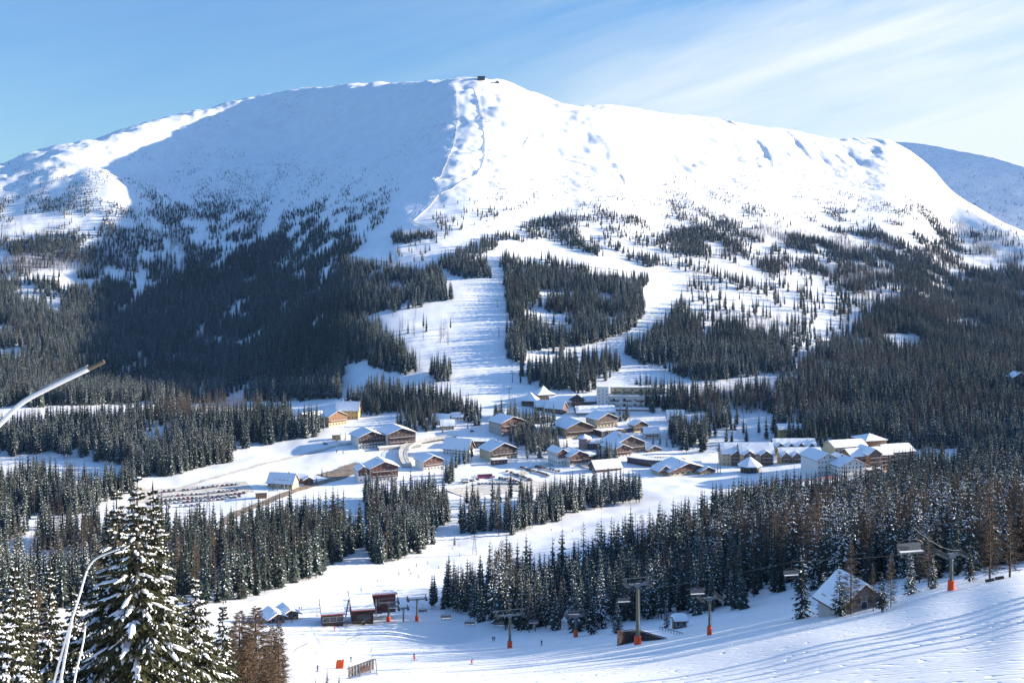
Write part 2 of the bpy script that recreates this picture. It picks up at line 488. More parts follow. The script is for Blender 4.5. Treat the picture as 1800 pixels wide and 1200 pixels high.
# summit piste, its lower part, and the traverse
P(0, 0, [(790,135),(845,135),(858,215),(858,290),(840,325),(775,345),(745,385),(735,412),(690,418),(690,470),(608,456),(650,418),(700,352),(760,320),(795,240)])
P(0, 0, [(690,468),(760,430),(800,408),(860,388),(940,358),(1020,332),(1070,322),(1085,300),(1110,322),(1060,342),(940,380),(880,400),(830,430),(770,462),(745,480),(700,480)])
P(.95, .12, [(688,418),(720,405),(760,415),(772,425),(740,458),(705,462),(690,445)])
P(.42, .2, [(755,385),(800,352),(900,345),(890,375),(830,405),(795,402)])
P(.1, .1, [(860,300),(1060,310),(1060,330),(900,370),(870,340)])
P(.35, .1, [(945,305),(1045,310),(1040,328),(960,330)])
# main lower piste with the cut-over slope beside it
P(0, 0, [(770,470),(880,440),(882,500),(890,560),(890,630),(920,650),(915,700),(785,700),(760,692),(600,690),(610,640),(660,640),(740,655),(735,620),(700,610),(655,575),(600,565),(690,548),(800,530)])
P(.95, .1, [(775,468),(800,455),(858,458),(862,492),(800,488)])
P(.06, .6, [(610,565),(690,550),(790,540),(790,610),(740,620),(690,590)])
P(.95, .15, [(600,590),(650,600),(690,620),(735,645),(735,662),(680,655),(640,640),(600,645)])
P(.95, .12, [(757,650),(790,648),(793,672),(758,670)])
# right of the piste
P(.95, .12, [(884,462),(960,470),(1060,495),(1128,508),(1130,550),(1085,590),(1060,602),(990,612),(895,622),(890,560)])
P(.5, .1, [(1085,552),(1130,552),(1128,562),(1095,585)])
P(.50, .2, [(880,398),(960,382),(1060,378),(1120,385),(1200,410),(1195,462),(1100,455),(1000,438),(900,425)])
P(.25, .3, [(1060,360),(1120,350),(1180,372),(1150,390),(1100,380)])
P(.6, .3, [(1130,350),(1230,370),(1290,400),(1330,440),(1240,430),(1160,385)])
P(.62, .4, [(1250,430),(1400,440),(1560,500),(1540,535),(1480,500),(1380,485),(1300,470)])
P(.15, .5, [(1196,480),(1330,474),(1420,487),(1538,530),(1530,565),(1435,625),(1412,648),(1385,615),(1300,580),(1250,556),(1200,545)])
P(.95, .12, [(1185,572),(1240,575),(1310,602),(1395,640),(1385,668),(1280,676),(1150,660),(1095,622),(1110,600)])
LN(0, [24,26,26,28,30], [(884,436),(960,445),(1040,463),(1120,478),(1170,486)])
P(0, 0, [(1136,482),(1205,470),(1200,520),(1175,575),(1095,625),(1085,596),(1132,562)])
P(0, 0, [(1140,470),(1200,462),(1190,490),(1182,530),(1160,565),(1090,612),(1085,596),(1135,560),(1138,510)])
LN(0, 22, [(1090,602),(1000,628),(930,648),(895,676)])
LN(0, [24,24,30,30,24], [(1085,610),(1108,648),(1150,674),(1250,686),(1390,666)])
P(.9, .1, [(912,662),(960,648),(1080,628),(1092,660),(1060,682),(990,690),(915,680)])
P(.85, .1, [(1085,655),(1110,665),(1145,684),(1100,690),(1070,686)])
P(0, 0, [(1540,590),(1600,585),(1630,605),(1625,620),(1570,622)])
P(0, 0, [(1780,655),(1800,660),(1800,690),(1785,680)])
P(0.1, 0, [(1660,478),(1700,475),(1700,492),(1665,495)])
P(0.1, 0, [(1765,505),(1800,515),(1800,530),(1770,520)])
P(0, 0, [(795,150),(840,150),(858,215),(862,290),(845,330),(785,352),(755,392),(735,408),(688,414),(684,470),(600,458),(640,425),(688,365),(690,345),(755,318),(792,240)])
LN(0, 26, [(745,470),(775,445),(830,420),(880,398),(950,372),(1040,345)])
# valley floor, left
P(.97, .45, [(0,765),(150,745),(300,725),(420,722),(520,728),(518,742),(570,752),(560,768),(480,778),(370,820),(300,832),(235,842),(226,818),(120,802),(0,800)])
P(.93, .2, [(0,862),(60,842),(125,848),(150,872),(170,870),(232,842),(236,862),(180,885),(140,905),(105,925),(0,955)])
P(.75, .3, [(0,955),(90,945),(200,950),(290,935),(300,1060),(0,1075)])
P(.97, .15, [(285,955),(400,945),(480,930),(560,930),(640,930),(640,962),(600,982),(555,1016),(460,1044),(400,1062),(285,1055)])
LN(0, 9, [(392,925),(398,960),(390,1010),(388,1050)])
LN(.1, 12, [(0,1000),(90,985),(180,970)])
P(.95, .15, [(640,900),(700,905),(762,905),(792,912),(764,940),(756,962),(700,984),(655,990),(645,955)])
P(0, 0, [(655,945),(690,950),(690,962),(660,960)])
P(.10, .3, [(780,875),(930,872),(940,905),(800,925)])
P(.92, .1, [(808,928),(870,924),(940,908),(960,884),(1000,876),(1060,870),(1125,870),(1128,880),(1060,896),(1000,908),(930,930),(870,942),(812,946)])
P(.85, .1, [(645,876),(700,884),(750,872),(785,885),(790,908),(640,908)])
# behind and inside the village
P(.95, .2, [(600,722),(650,695),(790,705),(850,722),(845,748),(790,730),(765,735),(760,775),(720,765),(690,750),(640,742),(625,722)])
P(.9, .15, [(770,840),(800,815),(838,805),(850,830),(835,850),(790,850)])
P(.8, .2, [(895,700),(912,712),(910,750),(975,752),(975,775),(930,782),(895,775)])
P(.75, .2, [(1050,728),(1110,728),(1110,748),(1060,748)])
P(.8, .15, [(978,780),(1000,790),(990,812),(968,805)])
P(.8, .15, [(1070,800),(1085,798),(1085,818),(1062,812)])
P(.8, .2, [(925,795),(975,790),(965,800),(930,806)])
P(.9, .15, [(870,730),(882,730),(885,750),(872,750)])
P(.9, .15, [(885,760),(925,752),(925,765),(895,770)])
P(.95, .15, [(1205,755),(1250,752),(1450,755),(1560,752),(1440,775),(1380,766),(1330,780),(1190,790),(1192,770)])
P(0, 0, [(1165,720),(1205,728),(1250,745),(1250,752),(1180,760),(1120,755),(1120,735)])
P(0, 0, [(1366,758),(1415,756),(1412,774),(1370,772)])
P(.92, .2, [(895,738),(975,738),(988,768),(965,802),(925,800),(895,778)])
P(.85, .2, [(1000,738),(1050,742),(1050,750),(1005,748)])
P(.85, .2, [(1046,800),(1066,798),(1066,818),(1046,820)])
P(.85, .2, [(1180,778),(1250,782),(1250,796),(1190,796)])
P(.8, .2, [(840,795),(862,795),(862,812),(842,815)])
# near hillside on the right
P(.97, .12, [(1040,1008),(1110,982),(1128,990),(1200,966),(1300,915),(1340,896),(1400,882),(1450,888),(1500,895),(1545,872),(1560,856),(1640,832),(1720,812),(1800,795),(1800,985),(1700,1008),(1640,1022),(1560,1040),(1440,1062),(1390,1078),(1300,1085),(1240,1090),(1200,1100),(1120,1104),(1000,1112),(900,1112),(862,1100),(800,1080),(746,1072),(740,1064),(800,1052),(870,1042),(930,1036),(1000,1026)])
LR[(GX > 1450) & (GY > 960)] = 0.22
LR[(GX > 760) & (GX < 1350) & (GY > 1010)] = 0.1
LN(.25, [10,16,16,8], [(1640,868),(1670,850),(1720,838),(1800,812)])
P(0, 0, [(1505,815),(1545,815),(1540,862),(1512,858)])
# clear ground at the near house, cabin and timber bridge
P(0, 0, [(1440,1040),(1590,1025),(1600,1062),(1430,1085)])
P(0, 0, [(1060,1095),(1240,1085),(1245,1112),(1060,1125)])
P(0, 0, [(1175,1078),(1225,1078),(1225,1100),(1175,1100)])

def sample(A, px, py):
    i = np.clip((px/2).astype(int), 0, MW-1); j = np.clip((py/2).astype(int), 0, MH-1)
    return A[j, i]

# ------------------------------------------------------------------ trees
def kite(o, d, s, up, L, w, sag, lift=0.0):
    """a needle-covered spray: folded kite along d"""
    mid = o + d*(0.45*L)
    tip = o + d*L - up*(sag*L)
    return [o, mid + s*w - up*(w*0.55), tip, mid - s*w - up*(w*0.55), mid + up*lift], [(0,1,4),(1,2,4),(2,3,4),(3,0,4)]

class TreeMB(MB):
    pass

def spruce(seed, H, Rr, nw, nb, twigs, snow, lod, bare=0.07, pexp=0.82):
    """crown and snow of one spruce as two shape lists"""
    rd = random.Random(seed)
    cr, sn = MB(), MB()
    Z = Vector((0, 0, 1))
    for w in range(nw):
        t = (w + rd.uniform(-.3, .3))/(nw)
        t = min(max(t, 0), 0.985)
        z0 = H*(bare + (0.985-bare)*t)
        prof = (1-t)**pexp*(0.78+0.22*math.sin(min(1, t*5)*1.57))
        n = max(4, int(round(nb*(1-0.45*t))))
        a0 = rd.uniform(0, 6.28)
        for b in range(n):
            az = a0 + 6.283*b/n + rd.uniform(-.35, .35)
            L = (Rr*prof + 0.14)*rd.uniform(0.72, 1.12)
            pitch = R(-30 + 48*t + rd.uniform(-9, 9))
            d = Vector((math.cos(az)*math.cos(pitch), math.sin(az)*math.cos(pitch), math.sin(pitch)))
            s = Vector((-math.sin(az), math.cos(az), 0))
            up = s.cross(d)*-1 if (s.cross(d)).z < 0 else s.cross(d)
            o = Vector((0, 0, z0 + rd.uniform(-.2, .2)))
            if lod == 0:
                vs, fs = kite(o, d, s, Z, L, L*0.36+0.14, 0.10)
                cr.add(vs, fs)
                if rd.random() < snow:
                    k = rd.uniform(0.35, .8)
                    oo = o + d*(L*rd.uniform(.15, .5)) + Z*(0.06*L+0.05)
                    vs, fs = kite(oo, d, s, Z, L*k*0.75, L*0.15*k+0.06, 0.10, 0.05)
                    sn.add(vs, fs)
                continue
            # curved axis of the branch
            def ax(q):
                return o + d*(L*q) - Z*(L*0.13*q*q) + Z*(L*0.09*max(0, q-0.7)*3*max(0, q-0.7))
            vs, fs = kite(o + d*(.1*L), d, s, Z, L*0.92, min(.32, L*0.09)+0.07, 0.10)
            cr.add(vs, fs)
            nt_ = twigs if lod < 2 else int(twigs*(.55+L/3.0))
            for k in range(nt_):
                q = 0.12 + 0.86*(k+rd.random()*.7)/nt_
                sd = 1 if k % 2 else -1
                ln = (1.05-q)*L*(0.48 if lod < 2 else .36)*rd.uniform(.75, 1.2) + 0.18
                td = (d*rd.uniform(.55, .95) + s*(sd*rd.uniform(.6, 1.0)) - Z*rd.uniform(.05, .40)).normalized()
                ts = td.cross(Z).normalized()
                p = ax(q)
                vs, fs = kite(p, td, ts, Z, ln, ln*(0.17 if lod < 2 else .11)+0.04, 0.16)
                cr.add(vs, fs)
                if lod == 2:
                    for e in range(5):   # hanging side sprays and outward needles
                        qq = rd.uniform(.15, .9)
                        hd = (td*rd.uniform(.2, .8) + ts*rd.uniform(-.9, .9) - Z*rd.uniform(.2, .8)).normalized()
                        hs = hd.cross(Vector((hd.y, -hd.x, .3))).normalized()
                        hl = min(.55, ln*rd.uniform(.25, .5))+.10
                        vs, fs = kite(p + td*(ln*qq), hd, hs, Z, hl, hl*0.15+.02, 0.15)
                        cr.add(vs, fs)
                if rd.random() < snow*0.55:
                    so = p + td*(ln*.15) + Z*0.05
                    vs, fs = kite(so, td, ts, Z, ln*.62, ln*0.13+0.03, 0.13, 0.06+0.03*ln)
                    sn.add(vs, fs)
            if rd.random() < snow:
                q0 = rd.uniform(.12, .5); q1 = min(1.0, q0 + rd.uniform(.3, .75))
                if lod == 1:
                    p = ax(q0) + Z*.06
                    dd = (ax(q1)-ax(q0)); l2 = dd.length; dd.normalize()
                    vs, fs = kite(p, dd, s, Z, l2, L*0.06+0.07, 0.03, 0.14)
                    sn.add(vs, fs)
                else:
                    # pillow of snow lying along the branch, in lumps
                    nseg = 7
                    wv = rd.uniform(.085, .17)*(0.5+0.24*L)
                    vs, fs = [], []
                    for i in range(nseg+1):
                        q = q0 + (q1-q0)*i/nseg
                        p = ax(q)
                        e = math.sin(math.pi*min(max(i/nseg, .06), .94))**0.5*rd.uniform(.65, 1.25)
                        for j in range(6):
                            th = math.pi*(j/5.0)
                            vs.append(p + s*(math.cos(th)*wv*e*1.25) + Z*((math.sin(th)*wv*e*.85) + .02))
                    for i in range(nseg):
                        for j in range(5):
                            a = i*6+j
                            fs.append((a, a+1, a+7, a+6))
                        fs.append((i*6+5, i*6, i*6+6, i*6+11))
                    fs.append((0,5,4,3,2,1)); b5 = nseg*6
                    fs.append((b5,b5+1,b5+2,b5+3,b5+4,b5+5))
                    sn.add(vs, fs)
    # leader
    vs, fs = kite(Vector((0,0,H*0.93)), Z, Vector((1,0,0)), Vector((0,1,0)), H*0.075, 0.10, 0)
    cr.add(vs, fs)
    return cr, sn

def trunk_mb(H, r, n=7, top=.97):
    m = MB()
    m.tube([(0,0,-0.6),(0.02,0,H*.35),(-0.02,0.02,H*.7),(0,0,H*top)], [r, r*.72, r*.4, r*.06], n)
    return m

def larch(seed, H, Rr, nbr, tw):
    rd = random.Random(seed)
    cr = MB()
    Z = Vector((0, 0, 1))
    for b in range(nbr):
        t = (b+rd.random())/nbr
        z0 = H*(.10+.88*t)
        az = b*2.399+rd.uniform(-.5, .5)
        L = (Rr*(1-t)**.75*(0.6+0.4*min(1, t*4))+.25)*rd.uniform(.7, 1.15)
        pitch = R(rd.uniform(-14, 14)+14*t)
        d = Vector((math.cos(az)*math.cos(pitch), math.sin(az)*math.cos(pitch), math.sin(pitch)))
        s = Vector((-math.sin(az), math.cos(az), 0))
        o = Vector((0, 0, z0))
        wv = 0.030+0.012*L
        vs, fs = kite(o, d, s, Z, L, wv, -0.06, wv)
        cr.add(vs, fs)
        for k in range(tw):
            q = .15+.85*(k+rd.random())/tw
            ln = (1.15-q)*L*.38+.16
            td = (d*rd.uniform(.5, 1.0)+s*rd.uniform(-1, 1)+Z*rd.uniform(-.75, .35)).normalized()
            ts = td.cross(Vector((rd.uniform(-1,1), rd.uniform(-1,1), .5))).normalized()
            vs = [o+d*(L*q), o+d*(L*q)+td*(ln*.5)+ts*(.022+.028*ln), o+d*(L*q)+td*ln, o+d*(L*q)+td*(ln*.5)-ts*(.022+.028*ln)]
            cr.add(vs, [(0,1,2,3)])
    return cr

def one_mesh(name, shapes, mats):
    m = MB()
    for k, s in enumerate(shapes):
        m.add(s.v, s.f, k)
    return m.mesh(name, mats)

# far variants for the forest mass (whole tree in one mesh, 1 unit = 1 m, about 18 m tall)
far_coll = bpy.data.collections.new('far_spruces')
for k in range(7):
    H = 18.0
    cr, sn = spruce(100+k, H, 2.75+0.3*(k % 3), 13, 7, 0, [.22, .34, .45, .58, .70, .85, .98][k], 0, bare=[.05, .12, .08, .18, .04, .10, .22][k])
    tr = trunk_mb(H, .20, 5)
    cr.tube([(0, 0, H*.1), (0, 0, H*.12), (0, 0, H*.92)], [.3, .95, .05], 6)
    me = one_mesh('far_spruce', [cr, sn, tr], [M['needle'], M['frost'], M['bark']])
    far_coll.objects.link(bpy.data.objects.new('far_spruce_%02d' % k, me))
larch_coll = bpy.data.collections.new('far_larches')
for k in range(4):
    cr = larch(200+k, 17.0, 2.7, 46, 5)
    tr = trunk_mb(17.0, .19, 5)
    me = one_mesh('far_larch', [cr, tr], [M['larch'], M['bark']])
    larch_coll.objects.link(bpy.data.objects.new('far_larch_%02d' % k, me))

def scatter(name, pts, rot, scl, idx, coll, label):
    me = bpy.data.meshes.new(name)
    n = len(pts)
    me.vertices.add(n)
    me.vertices.foreach_set('co', np.asarray(pts, np.float32).reshape(-1))
    a = me.attributes.new('turn', 'FLOAT', 'POINT'); a.data.foreach_set('value', np.asarray(rot, np.float32))
    a = me.attributes.new('size', 'FLOAT_VECTOR', 'POINT'); a.data.foreach_set('vector', np.asarray(scl, np.float32).reshape(-1))
    a = me.attributes.new('pick', 'INT', 'POINT'); a.data.foreach_set('value', np.asarray(idx, np.int32))
    o = link(bpy.data.objects.new(name, me))
    ng = bpy.data.node_groups.new(name, 'GeometryNodeTree')
    ng.interface.new_socket('Geometry', in_out='INPUT', socket_type='NodeSocketGeometry')
    ng.interface.new_socket('Geometry', in_out='OUTPUT', socket_type='NodeSocketGeometry')
    N, L = ng.nodes, ng.links
    gi = N.new('NodeGroupInput'); go = N.new('NodeGroupOutput')
    iop = N.new('GeometryNodeInstanceOnPoints')
    ci = N.new('GeometryNodeCollectionInfo'); ci.inputs['Collection'].default_value = coll
    ci.inputs['Separate Children'].default_value = True; ci.inputs['Reset Children'].default_value = True
    def attr(nm, ty):
        q = N.new('GeometryNodeInputNamedAttribute'); q.data_type = ty; q.inputs['Name'].default_value = nm
        return q.outputs['Attribute']
    cx = N.new('ShaderNodeCombineXYZ')
    L.new(attr('turn', 'FLOAT'), cx.inputs['Z'])
    L.new(gi.outputs[0], iop.inputs['Points']); L.new(ci.outputs[0], iop.inputs['Instance'])
    iop.inputs['Pick Instance'].default_value = True
    L.new(attr('pick', 'INT'), iop.inputs['Instance Index'])
    L.new(cx.outputs[0], iop.inputs['Rotation'])
    L.new(attr('size', 'FLOAT_VECTOR'), iop.inputs['Scale'])
    L.new(iop.outputs[0], go.inputs[0])
    md = o.modifiers.new('forest', 'NODES'); md.node_group = ng
    tag(o, label, 'forest', kind='stuff')
    return o

def plant_forest():
    sp = 4.4
    ys = np.arange(230, 2750, sp); xs = np.arange(-1350, 1350, sp)
    XX, YY = np.meshgrid(xs, ys)
    X = (XX + rng.uniform(-.5, .5, XX.shape)*sp*1.25).ravel(); Y = (YY + rng.uniform(-.5, .5, YY.shape)*sp*1.25).ravel()
    keep = np.abs(X) < Y*0.62 + 20
    X, Y = X[keep], Y[keep]
    Z = ground(X, Y)
    px, py = pix(X, Y, Z)
    # ragged edges
    wob = 7.0
    qx = np.clip(px + wob*2*vnoise(X/23, Y/23, 51), 1, 1799); qy = py + wob*1.2*vnoise(X/19, Y/19, 57)
    ok = (qy > 2) & (qy < 1199)
    den = np.where(ok, sample(D, qx, np.clip(qy, 0, 1199)), 0)
    # patchiness where the cover is thin
    pat = 0.74 + 2.3*fbm(X/34, Y/58, 61, 3)
    den = np.where(den >= .9, den*np.clip(.97+1.0*fbm(X/60, Y/50, 67, 3), .4, 1.05), den)
    den = np.where(den < .9, den*np.clip(pat, 0, 1.7)**1.4, den)
    # not on anything hidden behind a crest
    take = (rng.random(len(X)) < den*0.92) & ok & (Y < 2900)
    X, Y, Z, px, py, qx, qy = [a[take] for a in (X, Y, Z, px, py, qx, qy)]
    lr = sample(LR, qx, np.clip(qy, 0, 1199))
    lr = np.clip(lr*(1+4.0*fbm(X/75, Y/75, 77, 2)), 0, 1)
    isl = rng.random(len(X)) < lr
    h = np.clip(24.5-(Z+130)*0.088, 5.0, 25)*(0.38+0.84*rng.beta(2.3, 1.6, len(X)))
    h = np.where((px > 900) & (px < 1420) & (py > 1020) & (Y < 520), h*0.72, h)
    h = np.where((px > 730) & (px < 1500) & (py < 1020) & (Y < 900), h*1.02, h)
    h = np.where((px > 715) & (px < 860) & (py > 1025), h*.78, h)      # younger wood by the near slope
    h = np.where((Y > 800) & (Y < 1150) & (px > 600) & (px < 1110) & (py < 860), h*.72, h)
    h = np.where((px > 635) & (px < 1140) & (py >= 860) & (py < 1008) & (Y > 640) & (Y < 880), h*.86, h)
    return X, Y, Z, px, py, h, isl
FX, FY, FZ, FPX, FPY, FH, FL = plant_forest()
print('trees', len(FX), 'larches', int(FL.sum()))
# ------------------------------------------------------------------ nearest trees one by one, the rest as one mass per kind
vis = (FPX > -25) & (FPX < 1825) & (FPY < 1230) & (FPY - FH*F/FY < 1200)
def nearest(mask, n):
    k = np.where(mask)[0]
    return k[np.argsort(FY[k]/np.maximum(FH[k], 1))][:n]
near_s = nearest(vis & ~FL, 300)
near_l = nearest(vis & FL, 110)
rest = np.ones(len(FX), bool); rest[near_s] = False; rest[near_l] = False
for sel, coll, nm, hh, nv, lab in ((rest & ~FL, far_coll, 'spruce_forest', 18.0, 7, 'snow dusted dark spruce forest covering the mountainside and valley'),
                               (rest & FL, larch_coll, 'larch_forest', 17.0, 4, 'bare brown larch woods mixed among the spruce forest')):
    k = np.where(sel)[0]
    s = FH[k]/hh
    fat = s*rng.uniform(.85, 1.2, len(k))*np.clip(1.0+0.35*(1-s), .9, 1.4)
    scatter(nm, np.stack([FX[k], FY[k], FZ[k]-.2], -1), rng.uniform(0, 6.28, len(k)), np.stack([fat, fat, s], -1), np.clip(((0.5+1.1*fbm(FX[k]/130, FY[k]/110, 83, 3)+rng.normal(0, .22, len(k)))*nv).astype(int), 0, nv-1), coll, lab)
# scattered dwarf spruces on the far ridge
X2, Y2, Z2 = FAR
fi = rng.integers(0, 112, 3600); fj = rng.integers(0, X2.shape[1], 3600)
pyy = HY - F*Z2[fi, fj]/Y2[fi, fj]
kk = rng.random(3600) < np.clip((pyy-285)/130, 0, 1)**1.3
pp = np.stack([X2[fi, fj]+rng.uniform(-6, 6, 3600), Y2[fi, fj]+rng.uniform(-6, 6, 3600), Z2[fi, fj]-.5], -1)[kk]
s = rng.uniform(.35, .75, len(pp))
scatter('far_ridge_woods', pp, rng.uniform(0, 6.28, len(pp)), np.stack([s*1.2, s*1.2, s], -1), rng.integers(0, 7, len(pp)), far_coll, 'scattered small spruces on the shaded far ridge')
# ------------------------------------------------------------------ individual trees
SPR = []
for k in range(6):
    H = 18.0
    cr, sn = spruce(300+k, H, 2.7+.22*(k % 3), 17, 8, 5, [.30, .42, .24, .5, .36, .2][k], 1, bare=[.05, .09, .14, .06, .10, .18][k])
    SPR.append((one_mesh('spruce_crown', [cr, sn], [M['needle'], M['tree_snow']]), trunk_mb(H, .23).mesh('spruce_trunk', M['bark'])))
LAR = []
for k in range(4):
    cr = larch(400+k, 17.0, 3.0, 120, 20)
    LAR.append((cr.mesh('larch_crown', M['larch']), trunk_mb(17.0, .21).mesh('larch_trunk', M['bark'])))
def tree(kind, k, x, y, z, h, label, group, fat=1.0, rz=None):
    H = 18.0 if kind == 'spruce' else 17.0
    e = empty(kind+'_tree', (x, y, z), random.uniform(0, 6.28) if rz is None else rz, label, 'tree', group)
    s = h/H
    e.scale = (s*fat, s*fat, s)
    if kind == 'spruce':
        c, t = SPR[k % 6]
        link(bpy.data.objects.new('trunk', t), e); link(bpy.data.objects.new('crown', c), e)
    else:
        c, t = LAR[k % 4]
        link(bpy.data.objects.new('trunk', t), e); link(bpy.data.objects.new('crown', c), e)
    return e
def stand(px, py):
    if py > 990 or px > 1250:
        for lim, s in ((640, 'in the wood opposite the lift valley station'),
                       (800, 'at the wood tip above the shaded hump'),
                       (900, 'in the wood above the tower by the shaded hump'),
                       (1010, 'in the near wood above two walkers by the piste'),
                       (1100, 'in the thicket behind the timber bridge'),
                       (1190, 'in the thicket between tall tower and log cabin'),
                       (1300, 'in the thicket behind the log cabin and slim tower'),
                       (1420, 'in the thicket downhill of the half hidden grey house'),
                       (1600, 'crowding round the half hidden grey house'),
                       (9999, 'in the wood behind the uppermost lift tower')):
            if px < lim: return s
    for lim, s in ((300, 'in the shaded wood below the long car park'), (640, 'in the dense wood below the main road'),
                   (780, 'in the stand between two pistes below the big chalet'), (9999, 'in the stand below the central car park')):
        if px < lim: return s
def size_word(h, a=14.5, b=10.0):
    return 'tall' if h > a else 'medium' if h > b else 'short'
for j, i in enumerate(near_s):
    w = stand(FPX[i], FPY[i])
    k = j % 6
    sno = ('lightly snowed', 'snow flecked', 'almost snow free', 'heavily snowed', 'snow dusted', 'dark bare')[k]
    tree('spruce', k, FX[i], FY[i], FZ[i]-.15, FH[i], '%s %s spruce %s' % (size_word(FH[i]), sno, w), 'spruces '+w.split(',')[0], random.uniform(.9, 1.18))
for j, i in enumerate(near_l):
    w = stand(FPX[i], FPY[i])
    tree('larch', j, FX[i], FY[i], FZ[i]-.15, FH[i], '%s bare brown larch %s' % (size_word(FH[i]), w), 'larches '+w.split(',')[0], random.uniform(.9, 1.2))

# the great snow-laden spruces close by on the left
def big_spruce(seed, px, Y, H, Rr, label, snow=.75, nw=None, pexp=1.2):
    X = (px-CX)/F*Y
    z = G(X, Y)
    e = empty('spruce_tree', (X, Y, z), random.uniform(0, 6), label, 'tree', 'snow laden spruces close to the camera')
    nw = nw or int(H*1.55)
    cr, sn = spruce(seed, H, Rr, nw, 9, 11, snow, 2, bare=.02, pexp=pexp)
    trunk_mb(H, .02*H, 9).build('trunk', M['bark'], e)
    link(bpy.data.objects.new('crown', one_mesh('crown', [cr, sn], [M['needle_big'], M['snow']])), e)
    return e
def topped(px, Y, ytop):
    X = (px-CX)/F*Y
    return -(ytop-HY)/F*Y - G(X, Y)
big_spruce(1, 205, 91, topped(205, 91, 846), 6.2, 'large snow laden spruce whose stepped top stands beside the two slimmer tips', .62)
big_spruce(2, 241, 87, topped(241, 87, 826), 6.2, 'largest snow laden spruce, its snow capped tip highest of the near cluster', .66)
big_spruce(3, 269, 89, topped(269, 89, 843), 5.8, 'snow laden spruce with the thin pointed tip nearest the car park', .68)
big_spruce(4, 344, 94, topped(344, 94, 1000), 4.6, 'broad lower spruce with heavy snow pads beside the brown larches', .68)
big_spruce(5, 392, 112, topped(392, 112, 1052), 2.5, 'small snowy spruce between the broad low spruce and the larches', .6)
big_spruce(6, 26, 82, topped(26, 82, 984), 3.1, 'slender snowy spruce with tip at the edge of the picture, left of the snow lances', .50)
big_spruce(7, 88, 104, topped(88, 104, 982), 2.6, 'dark spruce partly hidden behind the long white snow lance', .5)
big_spruce(8, 55, 110, topped(55, 110, 1000), 2.3, 'shaded spruce between the slender edge spruce and the lance', .45)
big_spruce(9, -12, 74, topped(-12, 74, 1010), 3.2, 'spruce cut off by the lower edge of the picture beside the slender one', .55)
big_spruce(10, 12, 55, topped(12, 55, 1105), 2.6, 'low spruce with thick white snow shelves in the bottom corner', .95, 11)
big_spruce(11, 130, 98, topped(130, 98, 1030), 3.6, 'spruce filling the gap between the snow lance and the great cluster', .6)
# brown larches and small spruces at the foot of the slope
LAR_NEAR = []
for k, (c, t) in enumerate(LAR):
    LAR_NEAR.append((larch(500+k, 17.0, 3.3, 190, 34).mesh('larch_crown', M['larch_near']), t))
def lone(kind, k, px, Y, ytop, label, group, fat=1.0):
    X = (px-CX)/F*Y
    e = tree(kind, k, X, Y, G(X, Y)-.1, topped(px, Y, ytop), label, group, fat)
    if kind == 'larch':
        for ch in e.children:
            if ch.name.startswith('crown'): ch.data = LAR_NEAR[k % 4][0]
    return e
for k, (px, Y, yt, lab, ft) in enumerate([
    (450, 150, 1062, 'orange brown larch with a rounded full crown, tallest of the near larches', 1.3),
    (421, 152, 1070, 'brown larch with a pale snowy trunk next to the snow laden spruces', 1.2),
    (478, 158, 1095, 'thin brown larch just behind the roundest larch', .9),
    (490, 146, 1088, 'sparse nearly bare larch with a black trunk on the edge of the piste', .8),
    (470, 132, 1140, 'low spreading larch with snow streaked lower branches', 1.5),
    (436, 138, 1110, 'bushy brown larch filling the gap under the taller larches', 1.4),
    (404, 140, 1105, 'larch half hidden behind the broad low spruce', 1.2)]):
    e = lone('larch', k, px, Y, yt, lab, 'brown larches beside the lower piste', ft*1.4)
lone('larch', 1, 178, 140, 1060, 'brown larch glimpsed behind the great snow laden spruces', 'brown larches beside the lower piste', 1.1)
lone('larch', 2, 66, 130, 1030, 'brown larch glimpsed behind the slender edge spruce', 'brown larches beside the lower piste', 1.1)
for k, (px, Y, yt, lab) in enumerate([(575, 205, 1172, 'little spruce at the bottom edge under the red lance boxes'), (596, 205, 1182, 'smaller of the two little spruces beside the timber ramp'),
                                      (555, 200, 1190, 'tiny snowy spruce at the bottom edge by the larches')]):
    lone('spruce', k, px, Y, yt, lab, 'little spruces at the bottom edge', 1.1)
